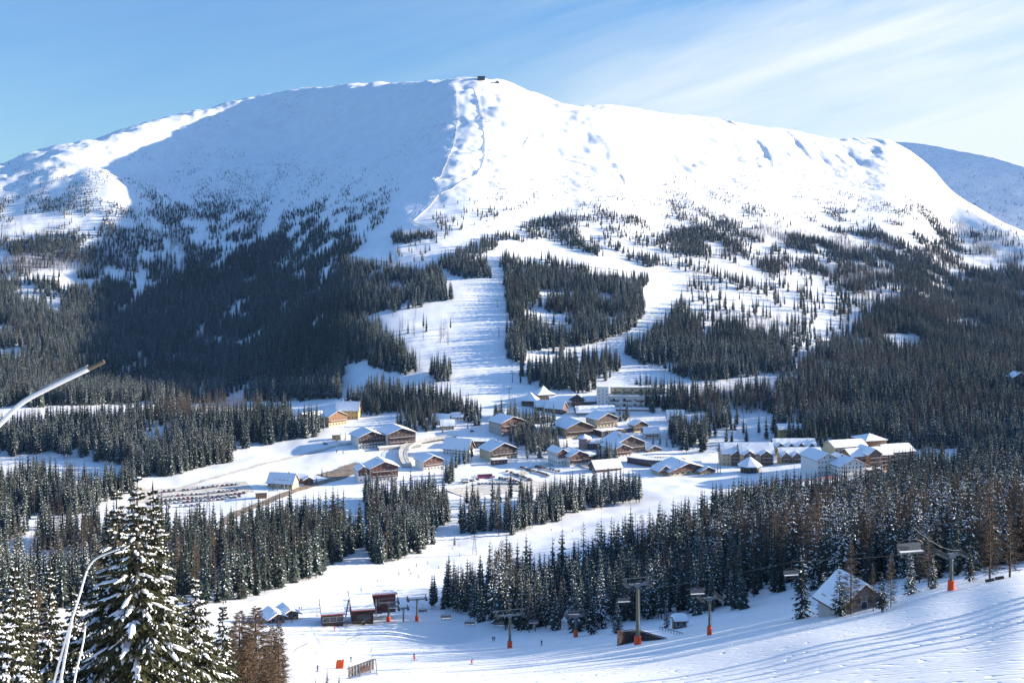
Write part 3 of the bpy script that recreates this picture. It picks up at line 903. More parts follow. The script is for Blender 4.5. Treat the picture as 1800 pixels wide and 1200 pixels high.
for k, (kind, px, py, yt, lab, ft) in enumerate([
    ('spruce', 1410, 1086, 952, 'tall dense spruce standing alone at the lip of the slope beside the grey house', 1.25),
    ('larch', 1496, 1079, 948, 'tall half bare larch in front of the grey house gable', 1.2),
    ('larch', 1566, 1066, 968, 'thin larch at the uphill corner of the grey house', .9),
    ('spruce', 1600, 1044, 962, 'snow striped spruce uphill of the grey house, below the nearest chair', 1.5),
    ('spruce', 1640, 1034, 972, 'spruce between the snow striped spruce and the uppermost lift tower', 1.3),
    ('larch', 1632, 1030, 930, 'tall brown larch behind the uppermost lift tower', 1.2),
    ('larch', 1740, 1018, 905, 'large brown larch at the right edge above the snow bank', 1.3),
    ('larch', 1775, 1014, 890, 'largest brown larch at the right edge of the picture', 1.3),
    ('spruce', 1705, 1022, 955, 'low snowy spruce beside the logs on the snow bank', 1.4),
    ('spruce', 1448, 1080, 1000, 'snowy spruce at the downhill corner of the grey house', 1.5),
    ('spruce', 1476, 1083, 990, 'snow hung spruce hiding the lower corner of the grey house', 1.4),
    ('spruce', 1550, 1075, 1000, 'short spruce close in front of the grey house', 1.4),
    ('larch', 1535, 1074, 985, 'slim larch in front of the grey house windows', .8),
    ('spruce', 1085, 1112, 1052, 'dark drooping spruce just behind the timber bridge', 1.7),
    ('spruce', 1040, 1114, 1048, 'dark broad spruce downhill of the timber bridge', 1.7),
    ('spruce', 1172, 1102, 1050, 'spruce touching the snow capped cabin', 1.2)]):
    p = at(px, py)
    h = (py-yt)*p.y/F
    tree(kind, k, p.x, p.y, p.z-.15, h, lab, 'trees along the lip of the near slope', ft)
for k, (px, py, h) in enumerate([(799, 958, 9), (480, 862, 8), (488, 862, 7), (556, 850, 8), (566, 838, 9), (575, 838, 8), (591, 775, 8), (598, 774, 9), (607, 773, 9), (592, 795, 7), (603, 798, 6),
                                 (1106, 880, 13), (1117, 876, 14), (1090, 880, 12), (500, 862, 6), (822, 752, 8), (778, 760, 9), (700, 715, 12), (1148, 782, 13), (1160, 782, 14), (1172, 784, 13), (1183, 786, 14), (1076, 760, 10)]):
    p = at(px, py)
    near = ('left of the white inn by the road', 'on the slope by the big dark hotel', 'at the edge of the snowy meadow in the village')[0 if px < 580 else 1 if px < 760 else 2]
    tree('spruce', k+1, p.x, p.y, p.z-.15, h, 'single %s spruce %s' % (size_word(h, 11, 7.5), near), 'single spruces in the village', .95)

for k, (px, Y, h, kd) in enumerate([(1832, 186, 15, 'spruce'), (1868, 178, 12, 'spruce'), (1905, 186, 17, 'larch'), (1850, 150, 13, 'spruce'), (1935, 160, 16, 'spruce'), (1990, 172, 18, 'spruce'), (1880, 140, 10, 'larch')]):
    X = (px-CX)/F*Y
    tree(kd, k, X, Y, G(X, Y)-.1, h, 'tree just outside the right edge whose long shadow crosses the near slope', 'trees outside the right edge', 1.2)
# ------------------------------------------------------------------ buildings
M['white_wall'] = mat('white_render', (.68, .66, .62), .8, .08, .4)
M['cream_wall'] = mat('cream_render', (.52, .43, .27), .8, .1, .4)
M['ochre_wall'] = mat('ochre_render', (.46, .31, .12), .8, .12, .4)
M['grey_wall'] = mat('grey_render', (.38, .36, .33), .85, .18, .5)
M['pink_wall'] = mat('pink_render', (.50, .29, .24), .8, .1, .4)
M['stone'] = mat('stone', (.22, .21, .19), .9, .35, 1.5)
M['dark_wood'] = planks('dark_timber', (.062, .036, .026), 2.2)
M['red_wood'] = planks('red_brown_timber', (.115, .045, .03), 2.2)
M['brown_wood'] = planks('brown_timber', (.115, .062, .036), 2.2)
M['orange_wood'] = planks('orange_timber', (.30, .15, .065), 2.2)
M['grey_wood'] = planks('weathered_timber', (.20, .17, .145), 2.4)
M['fascia'] = mat('roof_edge', (.10, .055, .04), .7, .2, 1)
M['red_trim'] = mat('red_roof_edge', (.42, .07, .035), .6, .15, 1)
M['glass'] = mat('window_glass', (.035, .045, .06), .12, .3, .3, spec=.6)
M['frame'] = mat('window_frame', (.55, .52, .47), .6, .1, 2)
M['metal'] = mat('grey_metal', (.25, .26, .25), .45, .15, 2, metal=.6)
M['dark_metal'] = mat('dark_metal', (.06, .065, .065), .5, .2, 2, metal=.4)
M['concrete'] = mat('concrete', (.36, .35, .33), .85, .15, .6)

def window_mesh(w, h):
    m = MB()
    t = .12
    m.box(-w/2-t, w/2+t, -.07, .03, -t, 0, 0); m.box(-w/2-t, w/2+t, -.07, .03, h, h+t, 0)
    m.box(-w/2-t, -w/2, -.07, .03, 0, h, 0); m.box(w/2, w/2+t, -.07, .03, 0, h, 0)
    m.box(-w/2, w/2, -.02, .03, 0, h, 1)
    return m.mesh('window', [M['frame'], M['glass']])
WIN = {'s': window_mesh(1.0, 1.2), 'm': window_mesh(1.5, 1.5), 'l': window_mesh(2.6, 1.9)}

def put(me, name, parent, loc, rz=0):
    o = bpy.data.objects.new(name, me); o.location = loc; o.rotation_euler = (0, 0, rz)
    return link(o, parent)

def gable_roof(e, x0, x1, y0, y1, z, rise, ridge='y', ov=1.0, th=.28, snow=.6, edge='fascia', seed=0):
    """two slopes with a snow cover as a child; ridge along x or y"""
    rd = random.Random(seed)
    swap = (ridge == 'x')
    if swap: a0, a1, b0, b1 = y0, y1, x0, x1
    else: a0, a1, b0, b1 = x0, x1, y0, y1
    c = (a0+a1)/2; hw = (a1-a0)/2
    k = rise/hw
    def pt(a, b, zz): return (b, a, zz) if swap else (a, b, zz)
    m = MB()
    eo = hw+ov
    for sgn in (-1, 1):
        prof = [(c, z+rise), (c+sgn*eo, z+rise-k*eo), (c+sgn*eo, z+rise-k*eo+th), (c, z+rise+th)]
        vs = [pt(a, b0-ov, zz) for a, zz in prof] + [pt(a, b1+ov, zz) for a, zz in prof]
        m.add(vs, [(0,1,2,3), (7,6,5,4), (0,4,5,1), (1,5,6,2), (2,6,7,3), (3,7,4,0)], 0)
    ro = m.build('roof', M[edge], e)
    s = MB()
    n = max(4, int((b1-b0)/3)); na = 5
    top, bot = [], []
    for i in range(n+1):
        b = b0-ov+.08+(b1-b0+2*ov-.16)*i/n
        row_t, row_b = [], []
        for j in range(2*na+1):
            q = (j-na)/na
            a = c+q*(eo-.06)
            zz = z+rise-k*abs(q)*(eo-.06)+th+.004
            edgef = (1-abs(q)**6)*.75+.25
            if i in (0, n): edgef *= .7
            t = snow*edgef*rd.uniform(.82, 1.15)
            if j == na: t *= .8
            row_b.append(pt(a, b, zz)); row_t.append(pt(a, b, zz+t))
        top.append(row_t); bot.append(row_b)
    W_ = 2*na+1
    vs = [p for r_ in top for p in r_] + [p for r_ in bot for p in r_]
    N_ = (n+1)*W_
    fs = []
    for i in range(n):
        for j in range(2*na):
            a = i*W_+j
            fs.append((a, a+1, a+W_+1, a+W_))
            fs.append((N_+a, N_+a+W_, N_+a+W_+1, N_+a+1))
    for i in range(n):
        for j in (0, 2*na):
            a = i*W_+j; fs.append((a, a+W_, N_+a+W_, N_+a))
    for j in range(2*na):
        for i in (0, n):
            a = i*W_+j; fs.append((a, a+1, N_+a+1, N_+a))
    s.add(vs, fs)
    s.build('roof_snow', M['snow'], ro)
    return ro

def flat_roof(e, x0, x1, y0, y1, z, ov=.5, th=.3, snow=.6, edge='fascia'):
    m = MB(); m.box(x0-ov, x1+ov, y0-ov, y1+ov, z, z+th)
    ro = m.build('roof', M[edge], e)
    s = MB()
    rd = random.Random(int(x0*7+y0*3+z))
    n, q = 6, 5
    top = [[(x0-ov+.1+(x1-x0+2*ov-.2)*i/n, y0-ov+.1+(y1-y0+2*ov-.2)*j/q, z+th+snow*rd.uniform(.85, 1.12)*(.75 if i in (0, n) or j in (0, q) else 1)) for j in range(q+1)] for i in range(n+1)]
    vs = [p for r_ in top for p in r_]+[(p[0], p[1], z+th+.004) for r_ in top for p in r_]
    N_ = (n+1)*(q+1); fs = []
    for i in range(n):
        for j in range(q):
            a = i*(q+1)+j
            fs.append((a, a+q+1, a+q+2, a+1)); fs.append((N_+a, N_+a+1, N_+a+q+2, N_+a+q+1))
    for i in range(n):
        for j in (0, q):
            a = i*(q+1)+j; fs.append((a, a+q+1, N_+a+q+1, N_+a))
    for j in range(q):
        for i in (0, n):
            a = i*(q+1)+j; fs.append((a, a+1, N_+a+1, N_+a))
    s.add(vs, fs); s.build('roof_snow', M['snow'], ro)
    return ro

def cone_roof(e, cx, cy, r, z, rise, n=4, rot=R(45), edge='fascia', snow=.45, parent_name='roof'):
    m = MB(); s = MB()
    for mb, dz, rr in ((m, 0, r), (s, .12, r*.97)):
        hh = rise + (snow if mb is s else 0)
        ring = [(cx+rr*math.cos(rot+2*math.pi*k/n), cy+rr*math.sin(rot+2*math.pi*k/n), z+dz) for k in range(n)]
        ring2 = [(x, y, z+dz+(.25 if mb is m else snow)) for x, y, _ in ring] if mb is s else ring
        if mb is s:
            vs = ring+ring2+[(cx, cy, z+dz+hh)]
            fs = [tuple(range(n-1, -1, -1))]+[(k, (k+1) % n, n+(k+1) % n, n+k) for k in range(n)]+[(n+k, n+(k+1) % n, 2*n) for k in range(n)]
        else:
            vs = ring+[(cx, cy, z+dz+hh)]
            fs = [tuple(range(n-1, -1, -1))]+[(k, (k+1) % n, n) for k in range(n)]
        mb.add(vs, fs)
    ro = m.build('roof', M[edge], e)
    s.build('roof_snow', M['snow'], ro)
    return ro

def mass(e, x0, x1, y0, y1, H, rise=3.0, ridge='y', wall='white_wall', gable=None, gfrac=.45, floors=2, win='s', balcony=(), roof='gable', ov=1.1,
         chimney=None, edge='fascia', z0=0.0, seed=0, sides=True, wcols=None, snow=.6, base=6.0, steep=False):
    """one block of a building: walls, roof, gable cladding, windows, balconies, all parts of e"""
    if roof == 'gable' and ridge == 'y' and rise > 4 and steep is False: rise *= .72
    m = MB()
    m.box(x0, x1, y0, y1, z0-base, z0+H)
    if roof == 'gable':
        if ridge == 'y':
            c = (x0+x1)/2
            m.add([(x0, y0, z0+H), (x1, y0, z0+H), (c, y0, z0+H+rise), (x0, y1, z0+H), (x1, y1, z0+H), (c, y1, z0+H+rise)], [(0,1,2), (5,4,3), (0,2,5,3), (1,4,5,2)])
        else:
            c = (y0+y1)/2
            m.add([(x0, y0, z0+H), (x0, y1, z0+H), (x0, c, z0+H+rise), (x1, y0, z0+H), (x1, y1, z0+H), (x1, c, z0+H+rise)], [(2,1,0), (3,4,5), (0,3,5,2), (1,2,5,4)])
    m.build('wall', M[wall], e)
    W = x1-x0; Dp = y1-y0
    if gable and roof == 'gable':
        zc = z0+H*(1-gfrac)
        g = MB()
        if ridge == 'y':
            c = (x0+x1)/2
            for yy, s in ((y0, -1), (y1, 1)):
                a, b = (yy-.09, yy-.003) if s < 0 else (yy+.003, yy+.09)
                pts = [(x0, zc), (x1, zc), (x1, z0+H), (c, z0+H+rise-.02), (x0, z0+H)]
                vs = [(x, a, z) for x, z in pts]+[(x, b, z) for x, z in pts]
                g.add(vs, [(0,1,2,3,4), (9,8,7,6,5)]+[(k, 5+k, 5+(k+1) % 5, (k+1) % 5) for k in range(5)])
        else:
            c = (y0+y1)/2
            for xx, s in ((x0, -1), (x1, 1)):
                a, b = (xx-.09, xx-.003) if s < 0 else (xx+.003, xx+.09)
                pts = [(y0, zc), (y1, zc), (y1, z0+H), (c, z0+H+rise-.02), (y0, z0+H)]
                vs = [(a, y, z) for y, z in pts]+[(b, y, z) for y, z in pts]
                g.add(vs, [(4,3,2,1,0), (5,6,7,8,9)]+[(k, (k+1) % 5, 5+(k+1) % 5, 5+k) for k in range(5)])
            g.box(x0-.09, x1+.09, y0-.092, y0-.004, zc, z0+H-.05)
        g.build('gable_cladding', M[gable], e)
    if roof == 'gable': ro = gable_roof(e, x0, x1, y0, y1, z0+H, rise, ridge, ov, edge=edge, seed=seed, snow=snow)
    elif roof == 'flat': ro = flat_roof(e, x0, x1, y0, y1, z0+H, ov*.5, edge=edge, snow=snow)
    elif roof == 'pyramid':
        ro = cone_roof(e, (x0+x1)/2, (y0+y1)/2, max(W, Dp)/2*1.414+ov, z0+H, rise, edge=edge)
    else: ro = None
    if chimney is not None and ro is not None:
        for cxq, cyq in chimney:
            q = MB(); xx = x0+W*cxq; yy = y0+Dp*cyq
            q.box(xx-.5, xx+.5, yy-.4, yy+.4, z0+H, z0+H+rise+1.5, 0); q.box(xx-.6, xx+.6, yy-.5, yy+.5, z0+H+rise+1.5, z0+H+rise+1.75, 1)
            q.build('chimney', [M['stone'], M['snow']], ro)
    # windows
    fh = H/floors
    wm = WIN[win]
    ww = {'s': 1.0, 'm': 1.5, 'l': 2.6}[win]
    proud = .10 if gable else .02
    for f in range(floors):
        zz = z0+fh*f+fh*.30
        n = wcols or max(2, int(W/(ww+1.9)))
        for k in range(n):
            put(wm, 'window', e, (x0+W*(k+.5)/n, y0-proud, zz))
        if sides:
            n2 = min(6, max(2, int(Dp/(ww+2.6))))
            for k in range(n2):
                put(wm, 'window', e, (x1+proud, y0+Dp*(k+.5)/n2, zz), R(90))
                if e.location.x > 0: put(wm, 'window', e, (x0-proud, y0+Dp*(k+.5)/n2, zz), R(-90))
    if roof == 'gable' and ridge == 'y' and W > 7:
        for s in (-.13, .13): put(wm, 'window', e, ((x0+x1)/2+W*s, y0-proud, z0+H+rise*.12))
    for f in balcony:
        q = MB()
        zz = z0+fh*f
        q.box(x0+W*.06, x1-W*.06, y0-1.5, y0-.11, zz-.12, zz+.06, 0)
        q.box(x0+W*.06, x1-W*.06, y0-1.55, y0-1.45, zz+.14, zz+1.05, 0)
        for k in range(5):
            xx = x0+W*(.06+.88*k/4)
            q.box(xx-.07, xx+.07, y0-1.5, y0-1.4, zz+.06, zz+1.0, 0)
        q.box(x0+W*.055, x1-W*.055, y0-1.56, y0-1.44, zz+1.055, zz+1.22, 1)
        q.build('balcony', [M[gable or 'brown_wood'], M['snow']], e)
    return ro

GRP = 'buildings of the ski village'
def site(name, label, px, py, yaw=0, cat='house', group=GRP):
    p = at(px, py)
    e = empty(name, p, R(yaw), label, cat, group)
    return e, p.y/F*(1.13 if 700 < p.y < 1300 else 1.0)      # metres in one photograph pixel there
def house(name, label, px, py, W, Dm, H, rise, yaw=0, cat='house', **k):
    e, s = site(name, label, px, py, yaw, cat)
    k.setdefault('seed', int(px))
    mass(e, -W*s/2, W*s/2, 0, Dm, H*s, rise*s, **k)
    return e

# above the road on the left
e, s = site('chalet', 'chalet with a glowing orange timber gable and a long snowy wing, top of the village', 594, 748, 38)
mass(e, -16*s, 16*s, 0, 20, 15*s, 11*s, wall='cream_wall', gable='orange_wood', gfrac=.6, floors=2, balcony=(1,), seed=1)
mass(e, -48*s, -16*s, 8, 24, 13*s, 8*s, ridge='x', wall='cream_wall', gable='orange_wood', seed=2, chimney=[(.5, .5)])
house('house', 'ochre house with a snowy roof sloping to the valley, behind the orange gabled chalet', 610, 737, 35, 11, 15, 11, -4, ridge='x', wall='ochre_wall', win='m', chimney=[(.6, .45)], seed=3)
e, s = site('hotel', 'large dark hotel of two broad gables standing over the curved viaduct', 684, 788, 26, 'hotel')
mass(e, -2*s, 44*s, 0, 26, 22*s, 11*s, wall='white_wall', gable='dark_wood', gfrac=.85, floors=3, win='m', balcony=(1, 2), seed=4, ov=1.6)
mass(e, -46*s, -4*s, 6, 30, 19*s, 11*s, wall='white_wall', gable='dark_wood', gfrac=.5, floors=3, win='s', balcony=(1,), seed=5, ov=1.6)
q = MB(); q.box(-20*s, 50*s, -6, -.2, 0, 2.6, 0); q.box(-20*s, 50*s, -6, -.2, 2.604, 3.1, 1); q.build('terrace', [M['concrete'], M['snow']], e)
house('shed', 'small ochre shed with a snow cap beside the upper road', 591, 773, 11, 5, 7, 2, 15, 'shed', wall='ochre_wall', roof='flat', floors=1, sides=False, wcols=1)
e, s = site('chalet', 'broad red brown chalet with dark balconies, half sunk behind the trees below the road', 676, 846, 22)
mass(e, -22*s, 22*s, 0, 20, 22*s, 12*s, wall='white_wall', gable='red_wood', gfrac=.7, floors=3, balcony=(1, 2), seed=6, ov=1.7, chimney=[(.35, .5)])
mass(e, -40*s, -24*s, 3, 17, 19*s, 8*s, wall='white_wall', gable='red_wood', seed=7)
house('chalet', 'chalet with white walls and dark red gable just below the viaduct curve', 762, 826, 34, 16, 15, 10, 32, wall='white_wall', gable='red_wood', gfrac=.55, floors=2, balcony=(1,), seed=8, ov=1.5)
house('chalet', 'white chalet with a plain snowy roof beside the end of the viaduct', 800, 800, 42, 14, 11, 13, -24, ridge='x', wall='white_wall', gable='dark_wood', gfrac=.3, floors=2, seed=9, ov=1.5)
house('restaurant_building', 'long low dark brown building with flat snowy roof behind the white chalet', 832, 786, 60, 16, 9, 0, -6, 'restaurant', roof='flat', wall='dark_wood', floors=1, win='l', sides=False, chimney=None)
house('chalet', 'cream chalet with a wide dark gable and big balconies above the central car park', 886, 808, 48, 20, 16, 14, 30, wall='cream_wall', gable='dark_wood', gfrac=.6, floors=2, win='m', balcony=(1,), seed=10, ov=1.6, chimney=[(.4, .5)])
house('kiosk', 'small brown kiosk with snow cap below the cream chalet', 879, 816, 24, 6, 7, 2, 18, 'kiosk', roof='flat', wall='red_wood', floors=1, sides=False)
house('house', 'white cottage with a plain snowy roof at the forest edge, largest of three', 774, 746, 26, 9, 7, 8, -8, ridge='x', wall='white_wall', floors=1)
house('house', 'lower white cottage of three at the forest edge, with brown base', 787, 755, 20, 8, 7, 7, 8, ridge='x', wall='cream_wall', floors=1)
house('house', 'tiny white cottage set apart towards the piste, smallest of three', 804, 738, 16, 7, 5, 5, 0, ridge='x', wall='white_wall', floors=1)
house('chalet', 'dark chalet wrapped in trees with bright snowy roof, below the piste end', 902, 764, 44, 22, 20, 11, 34, wall='grey_wall', gable='red_wood', gfrac=.7, floors=3, balcony=(1, 2), seed=13, ov=1.6)
# holiday hamlet with pointed roofs
VG = 'pointed roof hamlet below the piste'
e, s = site('lodge', 'pointed two tier lodge with sharp snowy spire roof, highest in the hamlet', 961, 704, 20, 'lodge')
mass(e, -14*s, 14*s, 0, 28*s, 9*s, 8*s, roof='pyramid', wall='brown_wood', floors=2, ov=1.5)
cone_roof(e, 0, 14*s, 9*s, 14*s, 7*s)
e, s = site('lodge', 'lodge with a steep white pyramid roof beside the tall pine tip', 930, 714, -10, 'lodge')
mass(e, -12*s, 12*s, 0, 22*s, 8*s, 12*s, roof='pyramid', wall='brown_wood', floors=1, ov=1.2)
house('lodge', 'long hamlet house with a row of dark dormers in its roof', 958, 722, 32, 11, 7, 8, -8, 'lodge', ridge='x', wall='dark_wood', floors=1, seed=14)
house('lodge', 'hamlet house with a ribbed snow roof turned to the sun', 973, 726, 30, 12, 8, 9, -30, 'lodge', ridge='x', wall='brown_wood', floors=1, seed=15)
house('lodge', 'wide low hamlet hall with a smooth snowy roof, next to the dark pointed tower', 990, 714, 40, 14, 7, 7, 4, 'lodge', ridge='x', wall='grey_wall', floors=1, seed=16)
e, s = site('tower', 'small dark tower with bare pointed roof among the hamlet roofs', 1020, 716, 40, 'tower')
mass(e, -7*s, 7*s, 0, 14*s, 11*s, 0, roof='none', wall='brown_wood', floors=2, base=5)
q = MB(); q.add([(-9.5*s, -2.5*s, 11*s), (9.5*s, -2.5*s, 11*s), (9.5*s, 16.5*s, 11*s), (-9.5*s, 16.5*s, 11*s), (0, 7*s, 20*s)], [(3,2,1,0), (0,1,4), (1,2,4), (2,3,4), (3,0,4)]); q.build('roof', M['dark_wood'], e)
house('lodge', 'narrow hamlet house with sloping snow roof nearest the terraced hotel', 1042, 710, 26, 9, 5, 6, 14, 'lodge', ridge='x', wall='dark_wood', floors=1, seed=17)
house('lodge', 'low snow buried hall in front of the dark pointed tower', 1048, 730, 60, 16, 5, 7, 6, 'lodge', ridge='x', wall='grey_wall', floors=1, seed=18, snow=1.1)
# the terraced hotel
e, s = site('hotel', 'long white terraced hotel with stepped snowy roofs and brown loggias', 1122, 716, -3, 'hotel')
x0, x1 = -46*s, 52*s
mass(e, x0, x1, 0, 14, 17*s, 0, roof='flat', wall='white_wall', floors=2, win='l', sides=False, wcols=6, ov=1.2)
mass(e, x0+4*s, x1-28*s, 8, 22, 29*s, 0, roof='flat', wall='cream_wall', floors=4, win='l', sides=False, wcols=5, ov=1.6)
q = MB(); q.box(-64*s, -46.2*s, -1, 20, -6, 32*s); q.build('stair_tower', M['white_wall'], e)
for a in range(3):
    for b in range(5):
        put(WIN['s'], 'window', e, (-61*s+6*s*a, -1.03, 3*s+5.2*s*b+(a % 2)*1.4*s))
for b in range(2):
    for a in range(5):
        q = MB(); xa = x0+(x1-x0)*(a+.12)/5; xb = x0+(x1-x0)*(a+.84)/5; zz = 8.6*s*b+.6
        q.box(xa, xb, -1.8, -.06, zz, zz+.2, 0); q.box(xa, xb, -1.85, -1.72, zz+.2, zz+1.25, 0); q.box(xa-.15, xa, -1.9, -.06, zz, zz+3.6, 1); q.box(xb, xb+.15, -1.9, -.06, zz, zz+3.6, 1)
        q.build('balcony', [M['brown_wood'], M['white_wall']], e)
for a in range(4):
    q = MB(); xa = x0+4*s+(70*s)*(a+.1)/4; xb = x0+4*s+(70*s)*(a+.85)/4; zz = 21*s
    q.box(xa, xb, 6.3, 7.9, zz, zz+.2, 0); q.box(xa, xb, 6.25, 6.4, zz+.2, zz+1.2, 0); q.build('balcony', [M['brown_wood']], e)
q = MB(); q.box(-62*s, 34*s, -13, -2.2, -5, .4, 0); q.box(-62*s, 34*s, -13, -2.2, .404, 1.1, 1); q.box(-50*s, 20*s, -13.05, -12.9, -1.6, -.2, 2); q.build('podium', [M['white_wall'], M['snow'], M['glass']], e)
# upper village
e, s = site('hotel', 'hotel with one very long sloping snow roof and red brown timber front', 1020, 768, 24, 'hotel')
mass(e, -24*s, 24*s, 0, 32, 15*s, 13*s, wall='cream_wall', gable='brown_wood', gfrac=.8, floors=2, win='m', balcony=(1,), seed=19, ov=1.6, chimney=[(.5, .6)])
mass(e, -60*s, -26*s, 16, 30, 12*s, 5*s, ridge='x', wall='white_wall', floors=2, seed=20)
e, s = site('hotel', 'cream hotel with dark gable and flat snowy annexes in front', 1068, 758, 30, 'hotel')
mass(e, -19*s, 19*s, 0, 20, 20*s, 11*s, wall='cream_wall', gable='brown_wood', gfrac=.35, floors=3, win='m', balcony=(1, 2), seed=21, ov=1.5)
mass(e, -26*s, 34*s, -13, -1, 7*s, 0, roof='flat', wall='dark_wood', floors=1, win='l', sides=False, z0=-1)
house('chalet', 'yellow chalet with small dark gable behind the cream hotel', 1127, 758, 25, 11, 10, 8, 25, wall='ochre_wall', gable='brown_wood', gfrac=.3, floors=2, seed=22, balcony=(1,))
house('house', 'white house with a wooden balcony below the yellow chalet', 1146, 772, 23, 9, 10, 7, 8, ridge='x', wall='white_wall', floors=2, balcony=(1,), seed=23)
e, s = site('house', 'white house with two snowy roof dormers on the upper meadow', 1188, 744, -4)
mass(e, -13*s, 13*s, 0, 10, 7*s, 12*s, ridge='x', wall='white_wall', floors=1, win='m', seed=24)
for a in (-6, 5):
    q = MB(); q.box((a-3)*s, (a+3)*s, .4, 4, 8*s, 11.4*s, 0); q.box((a-3.4)*s, (a+3.4)*s, .1, 4, 11.404*s, 12.8*s, 1); q.box((a-2.2)*s, (a+2.2)*s, .34, .396, 8.6*s, 11*s, 2); q.build('dormer', [M['dark_wood'], M['snow'], M['glass']], e)
house('chalet', 'brown chalet at the forest corner with one slope in sun', 1226, 760, 24, 12, 8, 9, 34, wall='cream_wall', gable='orange_wood', floors=2, seed=25)
house('hut', 'little pointed hut on the empty meadow', 1215, 780, 15, 7, 1.5, 7, 20, 'hut', wall='dark_wood', floors=1, sides=False, wcols=1, ov=.6)
house('house', 'house showing only a white roof and ochre wall inside the spruce wood', 1390, 772, 36, 12, 16, 6, 6, ridge='x', wall='ochre_wall', floors=2, seed=27)
# round tower with a low wing
e, s = site('round_tower', 'round pink tower with a domed snow hat', 1028, 790, 0, 'tower')
q = MB(); q.tube([(0, 9*s, -4), (0, 9*s, 16*s)], 9*s, 20); q.build('wall', M['pink_wall'], e, smooth=False)
cone_roof(e, 0, 9*s, 11*s, 16*s, 5*s, 20, 0, snow=.9)
for k in range(5):
    a = R(-150+30*k); put(WIN['s'], 'window', e, (9.05*s*math.cos(a), 9*s+9.05*s*math.sin(a), 6*s), a+R(90))
house('annex_building', 'low red brown wing joined to the round pink tower', 1053, 790, 32, 10, 9, 0, 4, 'annex', roof='flat', wall='red_wood', floors=1, win='l', sides=False)
# centre
e, s = site('chalet', 'largest central chalet with a very dark wide gable and twin front gable', 1112, 798, 24)
mass(e, -26*s, 26*s, 4, 30, 16*s, 15*s, wall='white_wall', gable='dark_wood', gfrac=.9, floors=2, win='m', balcony=(1,), seed=28, ov=1.7, chimney=[(.35, .5), (.3, .3)])
mass(e, -40*s, -10*s, -8, 16, 13*s, 9*s, wall='white_wall', gable='red_wood', gfrac=.7, floors=2, balcony=(1,), seed=29, ov=1.5)
mass(e, 27*s, 52*s, 0, 14, 4*s, 8*s, wall='dark_wood', gable='dark_wood', floors=1, sides=False, seed=30)
e, s = site('chalet', 'red brown chalet with stepped gables beside the village street', 1015, 818, 26)
mass(e, -13*s, 20*s, 0, 18, 15*s, 10*s, wall='white_wall', gable='red_wood', gfrac=.75, floors=2, balcony=(1,), seed=31, ov=1.4)
mass(e, -27*s, -10*s, 8, 26, 19*s, 8*s, wall='white_wall', gable='red_wood', seed=32)
mass(e, 18*s, 46*s, 8, 24, 9*s, 0, roof='flat', wall='brown_wood', floors=1, sides=False)
house('house', 'low house under a hipped snow roof behind the spruces of the lower car park', 1070, 828, 44, 14, 5, 10, 20, ridge='x', wall='brown_wood', floors=1, seed=33)
# curved long building
e, s = site('curved_building', 'long curved building with sickle shaped snow roof and dark timber front', 1152, 818, 0, 'hall')
arc = []
for k in range(15):
    t = k/14
    arc.append(((-42+88*t)*s, 10*math.sin(math.pi*t)*-1+10-9*t, 0))
wallm, roofm, snowm = MB(), MB(), MB()
for k in range(14):
    a, b = Vector(arc[k]), Vector(arc[k+1])
    n_ = Vector((-(b-a).y, (b-a).x, 0)).normalized()
    def quad(mb, o0, o1, z0_, z1_):
        vs = []
        for z_ in (z0_, z1_):
            for p, o in ((a, o0), (b, o0), (b, o1), (a, o1)): vs.append(tuple(p+n_*o+Vector((0, 0, z_))))
        mb.add(vs, [(3,2,1,0), (4,5,6,7), (0,1,5,4), (1,2,6,5), (2,3,7,6), (3,0,4,7)])
    quad(wallm, 0, 12, -5, 9*s); quad(roofm, -1.2, 12.8, 9*s+.01, 9*s+.35); quad(snowm, -1.1, 12.7, 9*s+.354, 9*s+1.0)
    mid = (a+b)/2
    if k % 1 == 0: put(WIN['l'], 'window', e, (mid.x-n_.x*.02, mid.y-n_.y*.02, 3.6*s), math.atan2((b-a).y, (b-a).x))
wallm.build('wall', M['red_wood'], e); ro = roofm.build('roof', M['fascia'], e); snowm.build('roof_snow', M['snow'], ro)
mass(e, 47*s, 70*s, -9, -1, 6*s, 0, roof='flat', wall='brown_wood', floors=1, sides=False)
# piste-side restaurant
e, s = site('restaurant_building', 'wide low restaurant with broad red timber gable at the foot of the piste', 1210, 834, 24, 'restaurant')
mass(e, -34*s, 34*s, 0, 24, 8*s, 14*s, wall='cream_wall', gable='red_wood', gfrac=.5, floors=1, win='l', seed=34, ov=2.0, sides=False, chimney=[(.4, .3), (.6, .5)])
mass(e, -48*s, -26*s, 4, 16, 8*s, 7*s, wall='cream_wall', gable='red_wood', floors=1, seed=35, sides=False)
mass(e, 16*s, 44*s, -5, 8, 5*s, 6*s, wall='cream_wall', gable='brown_wood', floors=1, seed=36, sides=False)
